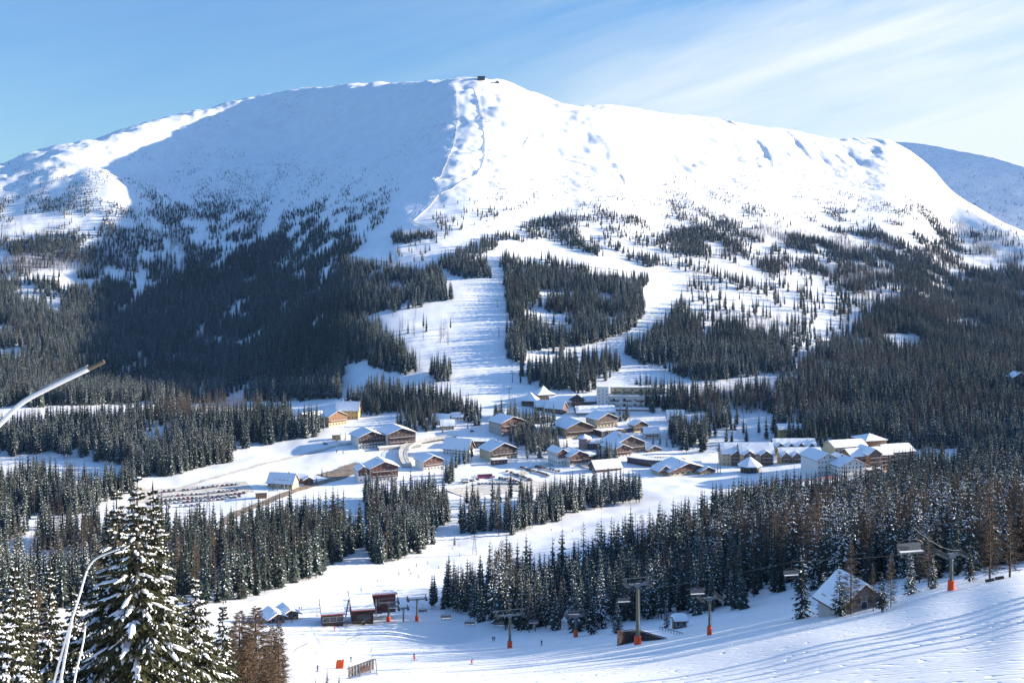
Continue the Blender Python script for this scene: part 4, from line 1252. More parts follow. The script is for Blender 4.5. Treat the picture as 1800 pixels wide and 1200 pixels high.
# apartment houses
for (px, py, n, yaw, lab, wl) in ((1290, 818, 1, 4, 'three storey apartment house with a single gable dormer, left of the piste bar', 'cream_wall'), (1331, 818, 2, 4, 'three storey apartment house with twin gable dormers and red balconies behind the piste bar', 'cream_wall'),
                                  (1398, 796, 3, 2, 'row of holiday apartments with four toothed gables, the upper of two rows', 'ochre_wall'), (1408, 812, 3, 2, 'row of holiday apartments with toothed gables, the lower of two rows', 'cream_wall')):
    big = n < 3
    W = 36 if n == 1 else 52 if n == 2 else 64
    e, s = site('apartment_house', lab, px, py, yaw, 'apartments')
    Hh, Rr = (20, 13) if big else (12, 8)
    mass(e, -W*s/2, W*s/2, 0, 12, Hh*s, Rr*s, ridge='x', wall=wl, gable=None, floors=3 if big else 2, seed=int(px), ov=1.2)
    nn = n if big else 4
    for k in range(nn):
        cx_ = -W*s/2+W*s*(k+.5)/nn if n != 1 else 4*s
        hw = (9 if big else 7)*s
        mass(e, cx_-hw, cx_+hw, -2.2 if k % 2 == 0 else -3.4, 5, (Hh-3)*s, hw*.95, ridge='y', wall=wl, gable='brown_wood', gfrac=.95, floors=3 if big else 2, sides=False, balcony=(1, 2) if big else (1,), wcols=2, seed=int(px)+k, ov=.8)
e, s = site('piste_bar', 'eight sided bar with pointed snow tent roof on the piste', 1322, 832, 0, 'bar')
q = MB(); ring = [(15*s*math.cos(R(22.5+45*k)), 16*s+15*s*math.sin(R(22.5+45*k))) for k in range(8)]
q.poly_prism(ring, -3, 9*s); q.build('wall', M['dark_wood'], e)
cone_roof(e, 0, 16*s, 20*s, 9*s, 13*s, 8, R(22.5), snow=.7)
q = MB(); q.tube([(0, 16*s, 20*s), (0, 16*s, 26*s)], .6, 8); q.build('vent', M['metal'], e)
for k in range(5):
    a = R(-157.5+45*k/1) if k < 4 else R(22.5); put(WIN['l'], 'window', e, (13.95*s*math.cos(a+R(0)), 16*s+13.95*s*math.sin(a), 3*s), a+R(90))
# orange hotel on the right
e, s = site('hotel', 'long orange timbered hotel with many snowy roofs, farthest right in the village', 1500, 834, 16, 'hotel')
mass(e, -56*s, -20*s, 6, 30, 24*s, 12*s, wall='white_wall', floors=3, win='s', seed=41, ov=1.6, sides=False)
mass(e, -34*s, 10*s, -9, 14, 19*s, 14*s, wall='white_wall', gable=None, floors=3, win='s', seed=42, ov=1.8, chimney=[(.4, .5)])
mass(e, 11*s, 82*s, 10, 26, 24*s, 8*s, ridge='x', wall='orange_wood', floors=4, win='l', seed=43, ov=1.6, sides=False, balcony=(1, 2, 3), wcols=8)
mass(e, 34*s, 58*s, 5, 24, 27*s, 8*s, wall='orange_wood', floors=4, win='m', seed=44, sides=False, balcony=(1, 2, 3))
mass(e, 82.2*s, 130*s, 14, 32, 25*s, 8*s, ridge='x', wall='orange_wood', floors=4, win='m', seed=45, ov=1.6, balcony=(1, 2, 3))
mass(e, 2*s, 60*s, 27, 44, 32*s, 7*s, ridge='x', wall='cream_wall', floors=4, seed=46, sides=False)
mass(e, 70*s, 110*s, 36, 54, 35*s, 8*s, roof='pyramid', wall='orange_wood', floors=4, sides=False)
for f in (1, 2):
    for k in range(2):
        q = MB(); q.box(10.1*s, 10.1*s+1.6, -7+10*k, 1+10*k, f*8*s, f*8*s+.2); q.box(10.1*s+1.5, 10.1*s+1.65, -7+10*k, 1+10*k, f*8*s+.2, f*8*s+1.2); q.build('balcony', M['orange_wood'], e)
mass(e, 24*s, 50*s, -2, 4, 6*s, 0, roof='flat', wall='red_wood', floors=1, sides=False)
house('house', 'white and red house glimpsed through the wood at the right edge', 1794, 690, 24, 12, 24, 9, 10, wall='white_wall', gable='red_wood', floors=3, seed=48)
# left foreground of the village
e, s = site('inn', 'long white inn with a row of small dormers beside the left main road', 492, 858, -14, 'inn')
mass(e, -21*s, 21*s, 0, 11, 9*s, 12*s, ridge='x', wall='cream_wall', floors=1, win='m', seed=49, chimney=[(.75, .5)])
for a in (-9, -2, 5, 11):
    q = MB(); q.box((a-1.6)*s, (a+1.6)*s, 1.0, 4.5, 10.5*s, 13.6*s, 0); q.box((a-2)*s, (a+2)*s, .7, 4.5, 13.604*s, 14.6*s, 1); q.box((a-1.2)*s, (a+1.2)*s, .94, .996, 11*s, 13.2*s, 2); q.build('dormer', [M['dark_wood'], M['snow'], M['glass']], e)
house('barn', 'red barn next to the white inn', 524, 849, 20, 8, 8, 4, -8, 'barn', ridge='x', wall='red_wood', floors=1, sides=False)
house('hut', 'small wooden hut with a round snow cap beside the left main road', 543, 851, 14, 6, 7, 4, 20, 'hut', wall='brown_wood', floors=1, sides=False, wcols=1, snow=.9)
house('kiosk', 'orange kiosk beside the left main road', 459, 876, 17, 6, 8, 3, 10, 'kiosk', roof='flat', wall='orange_wood', floors=1, sides=False, wcols=2)

# valley station of the chairlift
e, s = site('lift_station', 'chairlift valley station of two snow roofed halls with red edges', 592, 1100, 12, 'lift station', 'ski lift buildings')
def slab_hall(x0, x1, y0, y1, zf, zb, wallm_, name):
    q = MB()
    q.add([(x0, y0, -3), (x1, y0, -3), (x1, y1, -3), (x0, y1, -3), (x0, y0, zf), (x1, y0, zf), (x1, y1, zb), (x0, y1, zb)], [(3,2,1,0), (4,5,6,7), (0,1,5,4), (1,2,6,5), (2,3,7,6), (3,0,4,7)])
    q.build('wall', M[wallm_], e)
    for nm, mt, a, b, o in (('roof', 'red_trim', .01, .35, .7), ('roof_snow', 'snow', .354, 1.0, .55)):
        r_ = MB()
        v = [(x0-o, y0-o, zf), (x1+o, y0-o, zf), (x1+o, y1+o, zb), (x0-o, y1+o, zb)]
        r_.add([(x, y, z+a) for x, y, z in v]+[(x, y, z+b) for x, y, z in v], [(3,2,1,0), (4,5,6,7), (0,1,5,4), (1,2,6,5), (2,3,7,6), (3,0,4,7)])
        par = e if nm == 'roof' else last
        last = r_.build(nm, M[mt], par)
slab_hall(-5.5, 2.5, 0, 17, 4.6, 5.0, 'dark_wood', 'hall')
slab_hall(6.5, 14.5, 4, 26, 4.0, 4.6, 'dark_wood', 'hall')
slab_hall(12, 25, 20, 27, 4.4, 4.8, 'red_wood', 'hall')
for k in range(3): put(WIN['l'], 'window', e, (-4+2.8*k*.95, -.02, 1.8))
q = MB()
for k in range(6): q.bar((4+k*1.8, 1.5-(k % 2)*2, -1), (4+k*1.8, 1.5-(k % 2)*2, 1.1), .12)
for k in range(5): q.bar((4+k*1.8, 1.5-(k % 2)*2, 1.0), (5.8+k*1.8, 1.5-((k+1) % 2)*2, 1.0), .1)
q.bar((3.2, 0, 2.2), (5.8, 20, 3.0), .5); q.bar((15.5, 3, 2.2), (17, 20, 3.0), .5)
q.build('railing', M['metal'], e)
q = MB(); q.tube([(10.5, 1.2, 2.0), (10.5, 1.2, 2.6)], 2.6, 20); q.tube([(10.5, 1.2, -2), (10.5, 1.2, 2.0)], .5, 10); q.build('bull_wheel', M['dark_metal'], e)
for (px, py, W, lab, y_) in ((510, 1088, 30, 'piste bar hut with steep snowy roof and timber front, nearer the lift station', 30), (487, 1094, 28, 'lower piste hut with ochre timber gable, partly behind the larches', 34)):
    house('hut', lab, px, py, W, 8, 9, 7, y_, 'hut', wall='orange_wood', gable='orange_wood', floors=1, sides=False, win='m', wcols=2, ov=1.3, seed=px)
house('cabin', 'log cabin under a thick rounded snow cap behind the timber bridge', 1197, 1103, 21, 3.2, 11, 3, 6, 'cabin', ridge='x', wall='brown_wood', floors=1, sides=False, wcols=2, ov=.4, snow=1.1, base=2)
e, s = site('house', 'half hidden grey house with a steep snowy roof on the near slope', 1520, 1070, 17)
mass(e, -48*s, 44*s, 0, 9, 6*s, 37*s, ridge='y', wall='grey_wall', gable='grey_wood', gfrac=.05, floors=1, win='m', seed=60, ov=1.0, base=4, snow=.9, steep=True, wcols=3)
# summit
e, s = site('summit_station', 'dark box shaped lift station on a short stem at the very summit', 846, 143, 0, 'lift station', 'ski lift buildings')
e.location.z += 0
q = MB(); q.box(-6.5*s, 6.5*s, 0, 14, 3.0*s, 8.5*s, 0); q.box(-6.6*s, 6.6*s, -.1, 14.1, 4.6*s, 6.6*s, 1); q.build('cabin', [M['dark_metal'], M['glass']], e)
q = MB(); q.box(-7*s, 7*s, -.6, 14.6, 8.504*s, 9.2*s); q.build('roof', M['dark_metal'], e)
q = MB(); q.box(-2*s, 2*s, 4, 10, -8, 3.0*s); q.build('stem', M['concrete'], e)
house('hut', 'small grey stone hut just right of the summit station', 874, 147, 7, 8, 2.5, 2.5, 10, 'hut', wall='stone', floors=1, sides=False, wcols=2, ov=.5, snow=.2)
# ------------------------------------------------------------------ roads and levelled ground
def road_mat(name, col, dirt):
    m, nt, b = nodes_of(name)
    N, L = nt.nodes, nt.links
    tc = N.new('ShaderNodeTexCoord')
    nz = N.new('ShaderNodeTexNoise'); nz.inputs['Scale'].default_value = .22; nz.inputs['Detail'].default_value = 7; nz.inputs['Roughness'].default_value = .65
    L.new(tc.outputs['Object'], nz.inputs['Vector'])
    rp = N.new('ShaderNodeValToRGB')
    rp.color_ramp.elements[0].position = .38; rp.color_ramp.elements[0].color = (*dirt, 1)
    rp.color_ramp.elements[1].position = .62; rp.color_ramp.elements[1].color = (*col, 1)
    L.new(nz.outputs['Fac'], rp.inputs['Fac']); L.new(rp.outputs['Color'], b.inputs['Base Color'])
    b.inputs['Roughness'].default_value = .8
    return m
M['road_dark'] = road_mat('salted_road', (.34, .26, .18), (.13, .10, .08))
M['road_snow'] = road_mat('driven_snow_road', (.72, .68, .62), (.50, .44, .36))
def resample(pts, step):
    out = [pts[0]]
    for a, b in zip(pts[:-1], pts[1:]):
        n = max(1, int((b-a).length/step))
        for k in range(1, n+1): out.append(a+(b-a)*(k/n))
    return out
def road(name, pxs, width, m, lift=.35):
    P0 = [at(*p) for p in pxs]
    P0 = [Vector((p.x, p.y, 0)) for p in P0]
    # rounded corners
    for _ in range(2):
        Q = [P0[0]]
        for a, b in zip(P0[:-1], P0[1:]): Q += [a*.75+b*.25, a*.25+b*.75]
        P0 = Q+[P0[-1]]
    pts = resample(P0, 3.0)
    nW = 5
    X = np.zeros((len(pts), nW)); Y = X.copy()
    for i, p in enumerate(pts):
        d = (pts[min(i+1, len(pts)-1)]-pts[max(i-1, 0)]).normalized()
        n_ = Vector((-d.y, d.x, 0))
        w_ = width*(1+.12*math.sin(i*.7)+.08*math.sin(i*1.9))
        for j in range(nW):
            q = p+n_*(w_*(j/(nW-1)-.5))
            X[i, j], Y[i, j] = q.x, q.y
    Z = ground(X, Y)+lift
    Z = np.maximum(Z, (Z.mean(1, keepdims=True)))
    o = grid_mesh(name, X, Y, Z, m)
    return tag(o, kind='structure')
road('main_road', [(392, 922), (410, 905), (440, 893), (490, 873), (540, 854), (585, 843), (632, 828)], 9, M['road_dark'])
road('plaza_road', [(572, 838), (600, 830), (640, 815)], 20, M['road_dark'], .45)
road('upper_road', [(236, 858), (300, 862), (345, 850), (420, 828), (500, 806), (560, 792), (628, 777)], 6, M['road_snow'])
road('village_street', [(800, 862), (850, 852), (905, 838), (950, 818), (1005, 808), (1040, 822)], 9, M['road_snow'])
road('car_park_ground', [(235, 872), (330, 868), (440, 855)], 46, M['road_snow'], .3)
road('central_car_park_ground', [(800, 868), (850, 862), (920, 850), (960, 862)], 34, M['road_snow'], .3)

# curved viaduct
vp = [(716, 822), (708, 808), (709, 797), (720, 787), (742, 780), (772, 774), (800, 769)]
V0 = [at(*p) for p in vp]
V0 = [Vector((p.x, p.y, p.z)) for p in V0]
for _ in range(2):
    Q = [V0[0]]
    for a, b in zip(V0[:-1], V0[1:]): Q += [a*.75+b*.25, a*.25+b*.75]
    V0 = Q+[V0[-1]]
zt = max(p.z for p in V0)
e = empty('road_viaduct', V0[len(V0)//2], 0, 'curved concrete road viaduct with white railing sweeping up to the village', 'bridge')
o_ = e.location
dk, rl, sn_ = MB(), MB(), MB()
n_ = len(V0)
for i in range(n_-1):
    def fr(k):
        d = (V0[min(k+1, n_-1)]-V0[max(k-1, 0)]); d.z = 0; d.normalize()
        p = Vector((V0[k].x, V0[k].y, V0[k].z+1.2+2.6*math.sin(math.pi*k/(n_-1))))-o_
        return p, Vector((-d.y, d.x, 0))
    (a, na), (b, nb) = fr(i), fr(i+1)
    def q4(mb, w0, w1, z0, z1, m=0):
        vs = [a+na*w0+Vector((0,0,z0)), a+na*w1+Vector((0,0,z0)), b+nb*w1+Vector((0,0,z0)), b+nb*w0+Vector((0,0,z0)),
              a+na*w0+Vector((0,0,z1)), a+na*w1+Vector((0,0,z1)), b+nb*w1+Vector((0,0,z1)), b+nb*w0+Vector((0,0,z1))]
        mb.add(vs, [(3,2,1,0), (4,5,6,7), (0,1,5,4), (1,2,6,5), (2,3,7,6), (3,0,4,7)], m)
    q4(dk, -4, 4, -1.0, 0); q4(sn_, -3.6, 3.6, .004, .2)
    for w in (-3.9, 3.65):
        q4(rl, w, w+.2, 1.0, 1.2); q4(rl, w, w+.2, .5, .6)
        rl.bar(a+na*(w+.1), a+na*(w+.1)+Vector((0, 0, 1.1)), .22)
    if i % 3 == 1:
        pr = MB(); pr.box(a.x-.6, a.x+.6, a.y-.6, a.y+.6, a.z-9, a.z-1.0); pr.build('pier', M['concrete'], e)
dk.build('deck', M['concrete'], e); rl.build('railing', M['frame'], e); sn_.build('road_snow', M['road_snow'], e)

# ------------------------------------------------------------------ cars
M['tyre'] = mat('tyre', (.02, .02, .02), .9)
CARC = {'black': (.018, .018, .02), 'dark grey': (.07, .072, .078), 'dark blue': (.03, .05, .13), 'dark red': (.20, .025, .025), 'silver': (.42, .43, .44), 'white': (.75, .76, .78)}
for k, c in CARC.items(): M['paint_'+k] = mat('paint_'+k.replace(' ', '_'), c, .25, .05, 1, spec=.6)
def car_mesh(col, snow=False, van=False):
    m = MB()
    prof = [(-2.12, .38), (-2.15, .78), (-1.95, .95), (1.15, .98), (2.0, .82), (2.14, .62), (2.1, .35)] if not van else [(-2.4, .38), (-2.45, 1.9), (1.5, 1.95), (2.3, 1.1), (2.4, .4)]
    n = len(prof)
    def ext(pr, w0, w1, mi):
        k = len(pr)
        vs = [(x, -w0, z) for x, z in pr]+[(x, w0, z) for x, z in pr]
        m.add(vs, [tuple(range(k)), tuple(range(2*k-1, k-1, -1))]+[(i, k+i, k+(i+1) % k, (i+1) % k) for i in range(k)], mi)
    ext(prof, .88, .88, 0)
    if not van:
        cb = [(-1.85, .955), (-1.35, 1.42), (.25, 1.46), (1.05, .985)]
        vs = []
        for s in (-1, 1): vs += [(-1.9, s*.84, .955), (-1.3, s*.68, 1.44), (.25, s*.68, 1.47), (1.1, s*.84, .985)]
        m.add(vs, [(0,1,2,3), (7,6,5,4), (0,4,5,1), (2,6,7,3)], 1)
        m.box(-1.32, .28, -.7, .7, 1.45, 1.5, 0)
        if snow: m.box(-1.3, .26, -.68, .68, 1.504, 1.66, 3); m.box(1.15, 1.9, -.75, .75, .985, 1.06, 3)
    else:
        m.box(1.52, 2.0, -.8, .8, 1.25, 1.7, 1); m.box(-1.8, 1.2, -.89, .89, 1.2, 1.7, 1)
        if snow: m.box(-2.35, 1.4, -.8, .8, 1.955, 2.15, 3)
    for x in (-1.35, 1.35):
        for y in (-.82, .82):
            m.tube([(x, y-.1, .33), (x, y+.1, .33)], .33, 10, 2)
    return m.mesh('car', [M['paint_'+col], M['glass'], M['tyre'], M['snow']])
CARS = {(c, s): car_mesh(c, s) for c in CARC for s in (False, True)}
VANS = {c: car_mesh(c, True, True) for c in CARC}
def park(p, rz, label, group, dark=True):
    c = random.choice(['black', 'black', 'dark grey', 'dark grey', 'dark blue', 'dark red', 'silver'] if dark else list(CARC))
    me = CARS[(c, random.random() < .35)]
    o = bpy.data.objects.new('parked_car', me)
    o.location = (p.x, p.y, p.z+.32); o.rotation_euler = (0, 0, rz)
    link(o)
    return tag(o, ('%s car ' % c)+label, 'car', group)
def row(a, b, gap, rz, label, group, skip=.06, dark=True):
    A, B = at(*a), at(*b)
    n = int((B-A).length/gap)
    d = math.atan2(B.y-A.y, B.x-A.x)
    for k in range(n):
        if random.random() < skip: continue
        q = A+(B-A)*((k+.5)/n)
        q.z = G(q.x, q.y)
        park(q, d+R(90+rz)+(math.pi if random.random() < .4 else 0)+random.uniform(-.05, .05), label, group, dark)
g = 'cars in the long car park on the left'
row((284, 866), (420, 852), 3.6, 6, 'in the uppermost row of the long car park on the left', g, .1)
row((276, 875), (420, 862), 3.3, 4, 'in the second row of the long car park on the left', g)
row((272, 882), (432, 867), 3.1, 4, 'in the third row of the long car park on the left', g, .03)
row((272, 887), (424, 873), 3.1, 4, 'in the fourth row of the long car park on the left', g, .03)
row((272, 893), (352, 888), 3.6, 4, 'in the short lowest row of the long car park on the left', g, .35)
g = 'cars in the central car park'
row((812, 848), (842, 844), 3.0, 10, 'in the front row of the central car park beside the bus', g, .2, False)
row((862, 838), (915, 849), 3.0, 30, 'in the middle row of the central car park', g, .05)
row((838, 851), (918, 852), 3.0, 24, 'in the lowest row of the central car park', g, .05, False)
row((890, 829), (935, 846), 3.0, 30, 'in the upper row of the central car park along the street', g, .05)
row((915, 822), (968, 838), 3.0, 30, 'in the row nearest the red brown stepped chalet', g, .05)
row((940, 820), (985, 830), 3.2, 30, 'in the shaded upper corner of the central car park', g, .1)
for px, py, lab in ((572, 781, 'driving alone down the upper road'), (951, 805, 'parked on the snowy street above the central car park'), (1000, 812, 'beside the red brown stepped chalet'), (1512, 842, 'on the forecourt of the orange hotel'), (830, 759, 'alone on the snowy meadow by the cottages')):
    park(at(px, py), R(random.uniform(10, 40)), lab, None)
for k, (px, py) in enumerate([(827, 846), (834, 841), (818, 850)]):
    p = at(px, py); o = bpy.data.objects.new('parked_van', VANS['white' if k < 2 else 'dark grey']); o.location = p+Vector((0, 0, .32)); o.rotation_euler = (0, 0, R(20)); link(o)
    tag(o, ['white van parked next to the magenta bus', 'white van half hidden behind the magenta bus', 'snowy grey van at the tip of the central car park'][k], 'van', 'vans in the central car park')
# bus
M['magenta'] = mat('magenta_paint', (.36, .035, .11), .3, .05, 1)
p = at(852, 840)
e = empty('coach_bus', p+Vector((0, 0, .3)), R(14), 'magenta coach with a snowy roof parked at the central car park', 'bus')
q = MB(); q.box(-6, 6, -1.25, 1.25, .45, 3.3); q.build('body', M['magenta'], e)
q = MB(); q.box(-5.9, 5.9, -1.2, 1.2, 3.304, 3.55); q.build('roof_snow', M['snow'], e)
for k in range(6):
    q = MB(); q.box(-5.6+1.9*k, -3.9+1.9*k, -1.28, -1.253, 1.7, 2.8); q.build('window', M['glass'], e)
q = MB(); q.box(6.003, 6.03, -1.1, 1.1, 1.4, 3.0); q.build('windscreen', M['glass'], e)
for x in (-3.8, 3.6):
    for y in (-1.1, 1.1):
        q = MB(); q.tube([(x, y-.17, .5), (x, y+.17, .5)], .5, 12); q.build('wheel', M['tyre'], e)

# ------------------------------------------------------------------ chairlift
M['pad'] = mat('orange_red_pad', (.72, .085, .02), .6, .08, 1)
M['tower_green'] = mat('grey_green_steel', (.12, .125, .10), .5, .15, 1.2, metal=.2)
M['lift_grey'] = mat('light_grey_steel', (.21, .22, .22), .45, .12, 1.5, metal=.3)
M['seat_grey'] = mat('chair_seat', (.10, .11, .11), .6, .2, 2)
M['seat_red'] = mat('chair_red_seat', (.42, .03, .03), .6, .15, 2)
LG = 'towers of the near chairlift'
TOPS = []
def lift_tower(px, py, ytop, label, pad=True, wide=8.0, thick=.55, lean=0, gantry=True, rz=12):
    p = at(px, py)
    h = (py-ytop)*p.y/F
    e = empty('lift_tower', p, R(rz), label, 'lift tower', LG)
    q = MB(); q.tube([(0, 0, -1.5), (0, 0, h*.5), (0, 0, h-1.6)], [thick, thick*.82, thick*.66], 12); q.build('pole', M['tower_green'], e)
    q = MB(); q.box(-wide/2, wide/2, -.25, .25, h-1.75, h-1.3); q.box(-.6, .6, -.35, .35, h-2.1, h-1.2); q.build('crossarm', M['lift_grey'], e)
    for s in (-1, 1):
        q = MB(); x = s*wide*.46
        q.bar((x, -2.6, h-1.15), (x, 2.6, h-1.15), .22, .3)
        for k in range(8):
            y = -2.4+4.8*k/7
            q.tube([(x-.08, y, h-.85), (x+.08, y, h-.85)], .25, 10)
        q.box(x-.5, x+.5, -2.2, 2.2, h-1.7, h-1.62)
        q.build('sheave_assembly', M['dark_metal'], e)
    if gantry:
        q = MB()
        q.bar((-wide*.46, 0, h-1.3), (-wide*.46, 0, h), .14); q.bar((wide*.46, 0, h-1.3), (wide*.46, 0, h+.25), .14); q.bar((-wide*.5, 0, h), (wide*.52, 0, h+.28), .12)
        q.build('gantry', M['lift_grey'], e)
    if pad:
        q = MB(); n = 12; r0 = thick*1.6+.1
        q.tube([(0, 0, -.3), (0, 0, 2.1)], [r0, r0*.88], n); q.build('safety_pad', M['pad'], e)
    q = MB()
    for k in range(int(h/1.2)): q.bar((thick*.7, .1, 1.5+1.1*k), (thick*.7+.35, .1, 1.5+1.1*k), .04)
    q.bar((thick*.75+.35, .1, 2.2), (thick*.7+.3, .1, h-2), .05); q.build('ladder', M['lift_grey'], e)
    c, s = math.cos(R(rz)), math.sin(R(rz))
    TOPS.append([(p.x-c*wide*.46, p.y-s*wide*.46, p.z+h-.6), (p.x+c*wide*.46, p.y+s*wide*.46, p.z+h-.6)])
    return e
lift_tower(1672, 1037, 962, 'uppermost lift tower with an orange pad on the snow bank by the tall larches', thick=.42, wide=5, gantry=False)
lift_tower(1247, 1115, 1040, 'slim dark lift tower with an orange pad beside the snow capped cabin', thick=.33, wide=5, gantry=False)
lift_tower(1121, 1132, 1016, 'tallest lift tower, grey green with wide gantry, in front of the timber bridge', thick=.55, wide=6.5)
lift_tower(896, 1138, 1072, 'T shaped lift tower with wide gantry beside the shaded hump', thick=.45, wide=8.5)
lift_tower(683, 1092, 1052, 'lift tower with a gantry and orange pad near the valley station', thick=.5, wide=8.5)
lift_tower(733, 1091, 1046, 'lift tower with a white gantry against the tip of the near wood', thick=.45, wide=8)
lift_tower(1012, 1119, 1074, 'thin lift tower with orange pad half hidden by the near wood', thick=.4, wide=6)
lift_tower(709, 1092, 1062, 'slender pole tower on the shaded snow between two gantry towers', thick=.3, wide=4, pad=False, gantry=False)
CG = 'chairs of the near chairlift'
def chair_mesh_parts():
    hg = MB(); hg.bar((0, 0, 0), (0, .12, -.9), .09); hg.bar((0, .12, -.9), (0, .5, -1.6), .08)
    arc_ = [(1.62*math.cos(R(a)), .5, -2.1+.55*math.sin(R(a))) for a in range(0, 181, 20)]
    hg.tube(arc_, .055, 6, cap=True); hg.bar((-1.62, .5, -2.1), (-1.62, .2, -3.0), .07); hg.bar((1.62, .5, -2.1), (1.62, .2, -3.0), .07)
    bk = MB()
    for k in range(6):
        x = -1.55+.52*k
        bk.add([(x, .55, -2.9), (x+.49, .55, -2.9), (x+.49, .72, -2.05), (x, .72, -2.05), (x, .63, -2.9), (x+.49, .63, -2.9), (x+.49, .8, -2.05), (x, .8, -2.05)], [(0,1,2,3), (7,6,5,4), (0,4,5,1), (1,5,6,2), (2,6,7,3), (3,7,4,0)])
    st = MB()
    for k in range(6):
        x = -1.55+.52*k; st.box(x, x+.49, 0, .55, -3.02, -2.88)
    snw = MB(); snw.box(-1.5, 1.5, .05, .48, -2.876, -2.82)
    ft = MB(); ft.bar((-1.5, -.25, -3.35), (1.5, -.25, -3.35), .06); ft.bar((-1.5, -.25, -3.35), (-1.62, .3, -2.5), .05); ft.bar((1.5, -.25, -3.35), (1.62, .3, -2.5), .05); ft.bar((0, -.25, -3.35), (0, .3, -2.9), .05)
    return hg, bk, st, snw, ft
hg, bk, st, snw, ft = chair_mesh_parts()
CH = [('hanger', hg.mesh('hanger', M['dark_metal'])), ('backrest', bk.mesh('backrest', M['seat_grey'])), ('seat', st.mesh('seat', M['seat_grey'])), ('seat_snow', snw.mesh('seat_snow', M['snow'])), ('safety_bar', ft.mesh('safety_bar', M['dark_metal']))]
RED_SEAT = st.mesh('seat', M['seat_red'])
GRIPS = []
def chair(px, py, wpx, label, rz=0, red=False):
    Y = 3.25*F/wpx
    p = Vector(((px-CX)/F*Y, Y, -(py-HY)/F*Y+2.75))
    e = empty('lift_chair', p, R(rz), label, 'lift chair', CG)
    for n, me in CH:
        if red and n == 'seat': me = RED_SEAT
        link(bpy.data.objects.new(n, me), e)
    GRIPS.append(p)
chair(1604, 968, 50, 'nearest and largest lift chair, hanging before the snow striped spruce', 14)
chair(1392, 1010, 28, 'lift chair in front of the tall dense spruce at the lip', 10)
chair(1227, 1043, 27, 'lift chair beside the slim dark tower', 8)
chair(1097, 1057, 23, 'lift chair at the left of the tallest tower', 6)
chair(1009, 1079, 20, 'red seated lift chair above the thin tower with orange pad', 6, True)
chair(938, 1094, 18, 'red seated lift chair right of the T shaped tower', 4, True)
chair(877, 1099, 18, 'lift chair left of the T shaped tower', 4)
chair(826, 1097, 18, 'lift chair over the edge of the shaded hump', 4)
chair(784, 1086, 18, 'lift chair low over the shaded hump, farthest left of those over it', 4)
chair(743, 1075, 15, 'small lift chair before the tip of the near wood', 4)
chair(692, 1068, 15, 'small lift chair between the two gantry towers near the station', 4)
chair(664, 1078, 14, 'lift chair arriving at the valley station', 4)
def rope(pts, label):
    q = MB()
    for a, b in zip(pts[:-1], pts[1:]):
        a, b = Vector(a), Vector(b)
        sag = min(1.5, (b-a).length*.008)
        q.tube([a+(b-a)*(k/8)-Vector((0, 0, sag*4*(k/8)*(1-k/8))) for k in range(9)], .04, 5)
    tag(q.build('haul_rope', M['dark_metal']), label, 'cable', 'ropes of the near chairlift')
T = TOPS
rope([T[0][0], GRIPS[1], GRIPS[2], GRIPS[3], GRIPS[4], GRIPS[5], T[5][1], GRIPS[9], T[5][0], (-60, 470, -145)], 'steel rope carrying the chairs past the slim towers down to the valley station')
rope([(95, 60, -6), GRIPS[0], T[0][1]], 'steel rope from above carrying the nearest chair')
rope([T[2][0], T[3][0], GRIPS[6], GRIPS[7], GRIPS[8], T[4][0], GRIPS[11]], 'steel rope from the tallest tower to the T shaped tower and the station')
# lifts on the mountain: slim pylons
for k, (px, py, h, lab) in enumerate([(895, 702, 12, 'lift pylon at the foot of the main piste'), (886, 727, 10, 'lift pylon behind the hamlet pine'), (877, 592, 11, 'lift pylon in the sunny band of the main piste'), (874, 541, 10, 'lift pylon at the upper wood edge of the main piste'),
                                   (869, 440, 10, 'lift pylon in the forest lane'), (862, 330, 10, 'lift pylon under the big snow fence'), (858, 290, 10, 'lift pylon in the middle of the summit slope'), (854, 222, 10, 'lift pylon just above the shaded ledge of the summit slope'), (901, 672, 10, 'lift pylon at the fork of the pistes')]):
    p = at(px, py)
    e = empty('piste_lift_pylon', p, R(8), lab, 'lift pylon', 'pylons of the mountain lift')
    q = MB(); q.tube([(0, 0, -1), (0, 0, h)], [.45, .3], 8); q.build('pole', M['dark_metal'], e)
    q = MB(); q.box(-3, 3, -.25, .25, h, h+.45); q.box(-3.1, -2.7, -1.4, 1.4, h-.4, h); q.box(2.7, 3.1, -1.4, 1.4, h-.4, h); q.build('crossarm', M['dark_metal'], e)
# lattice masts
for px, py, yt, lab in ((834, 975, 938, 'lattice mast on the near piste below the wood'), (1264, 832, 778, 'tall lattice mast between the bar and the forest'), (1451, 735, 704, 'lattice mast in the shaded wood behind the orange hotel'), (1705, 712, 680, 'lattice mast deep in the blue shaded forest'), (366, 900, 862, 'thin mast below the long car park')):
    p = at(px, py); h = (py-yt)*p.y/F
    e = empty('lattice_mast', p, 0, lab, 'mast', 'lattice masts')
    q = MB(); b = 1.3
    c4 = [(-b, -b), (b, -b), (b, b), (-b, b)]
    n = 7
    lev = [[Vector((x*(1-.8*k/n), y*(1-.8*k/n), h*k/n-.5)) for x, y in c4] for k in range(n+1)]
    for k in range(n):
        for j in range(4):
            q.bar(lev[k][j], lev[k+1][j], .2); q.bar(lev[k][j], lev[k+1][(j+1) % 4], .12)
    q.build('lattice', M['lift_grey'], e)
    q = MB()
    for f in (.75, .9):
        q.bar((-2.2, 0, h*f), (2.2, 0, h*f), .2)
    q.build('crossarm', M['lift_grey'], e)

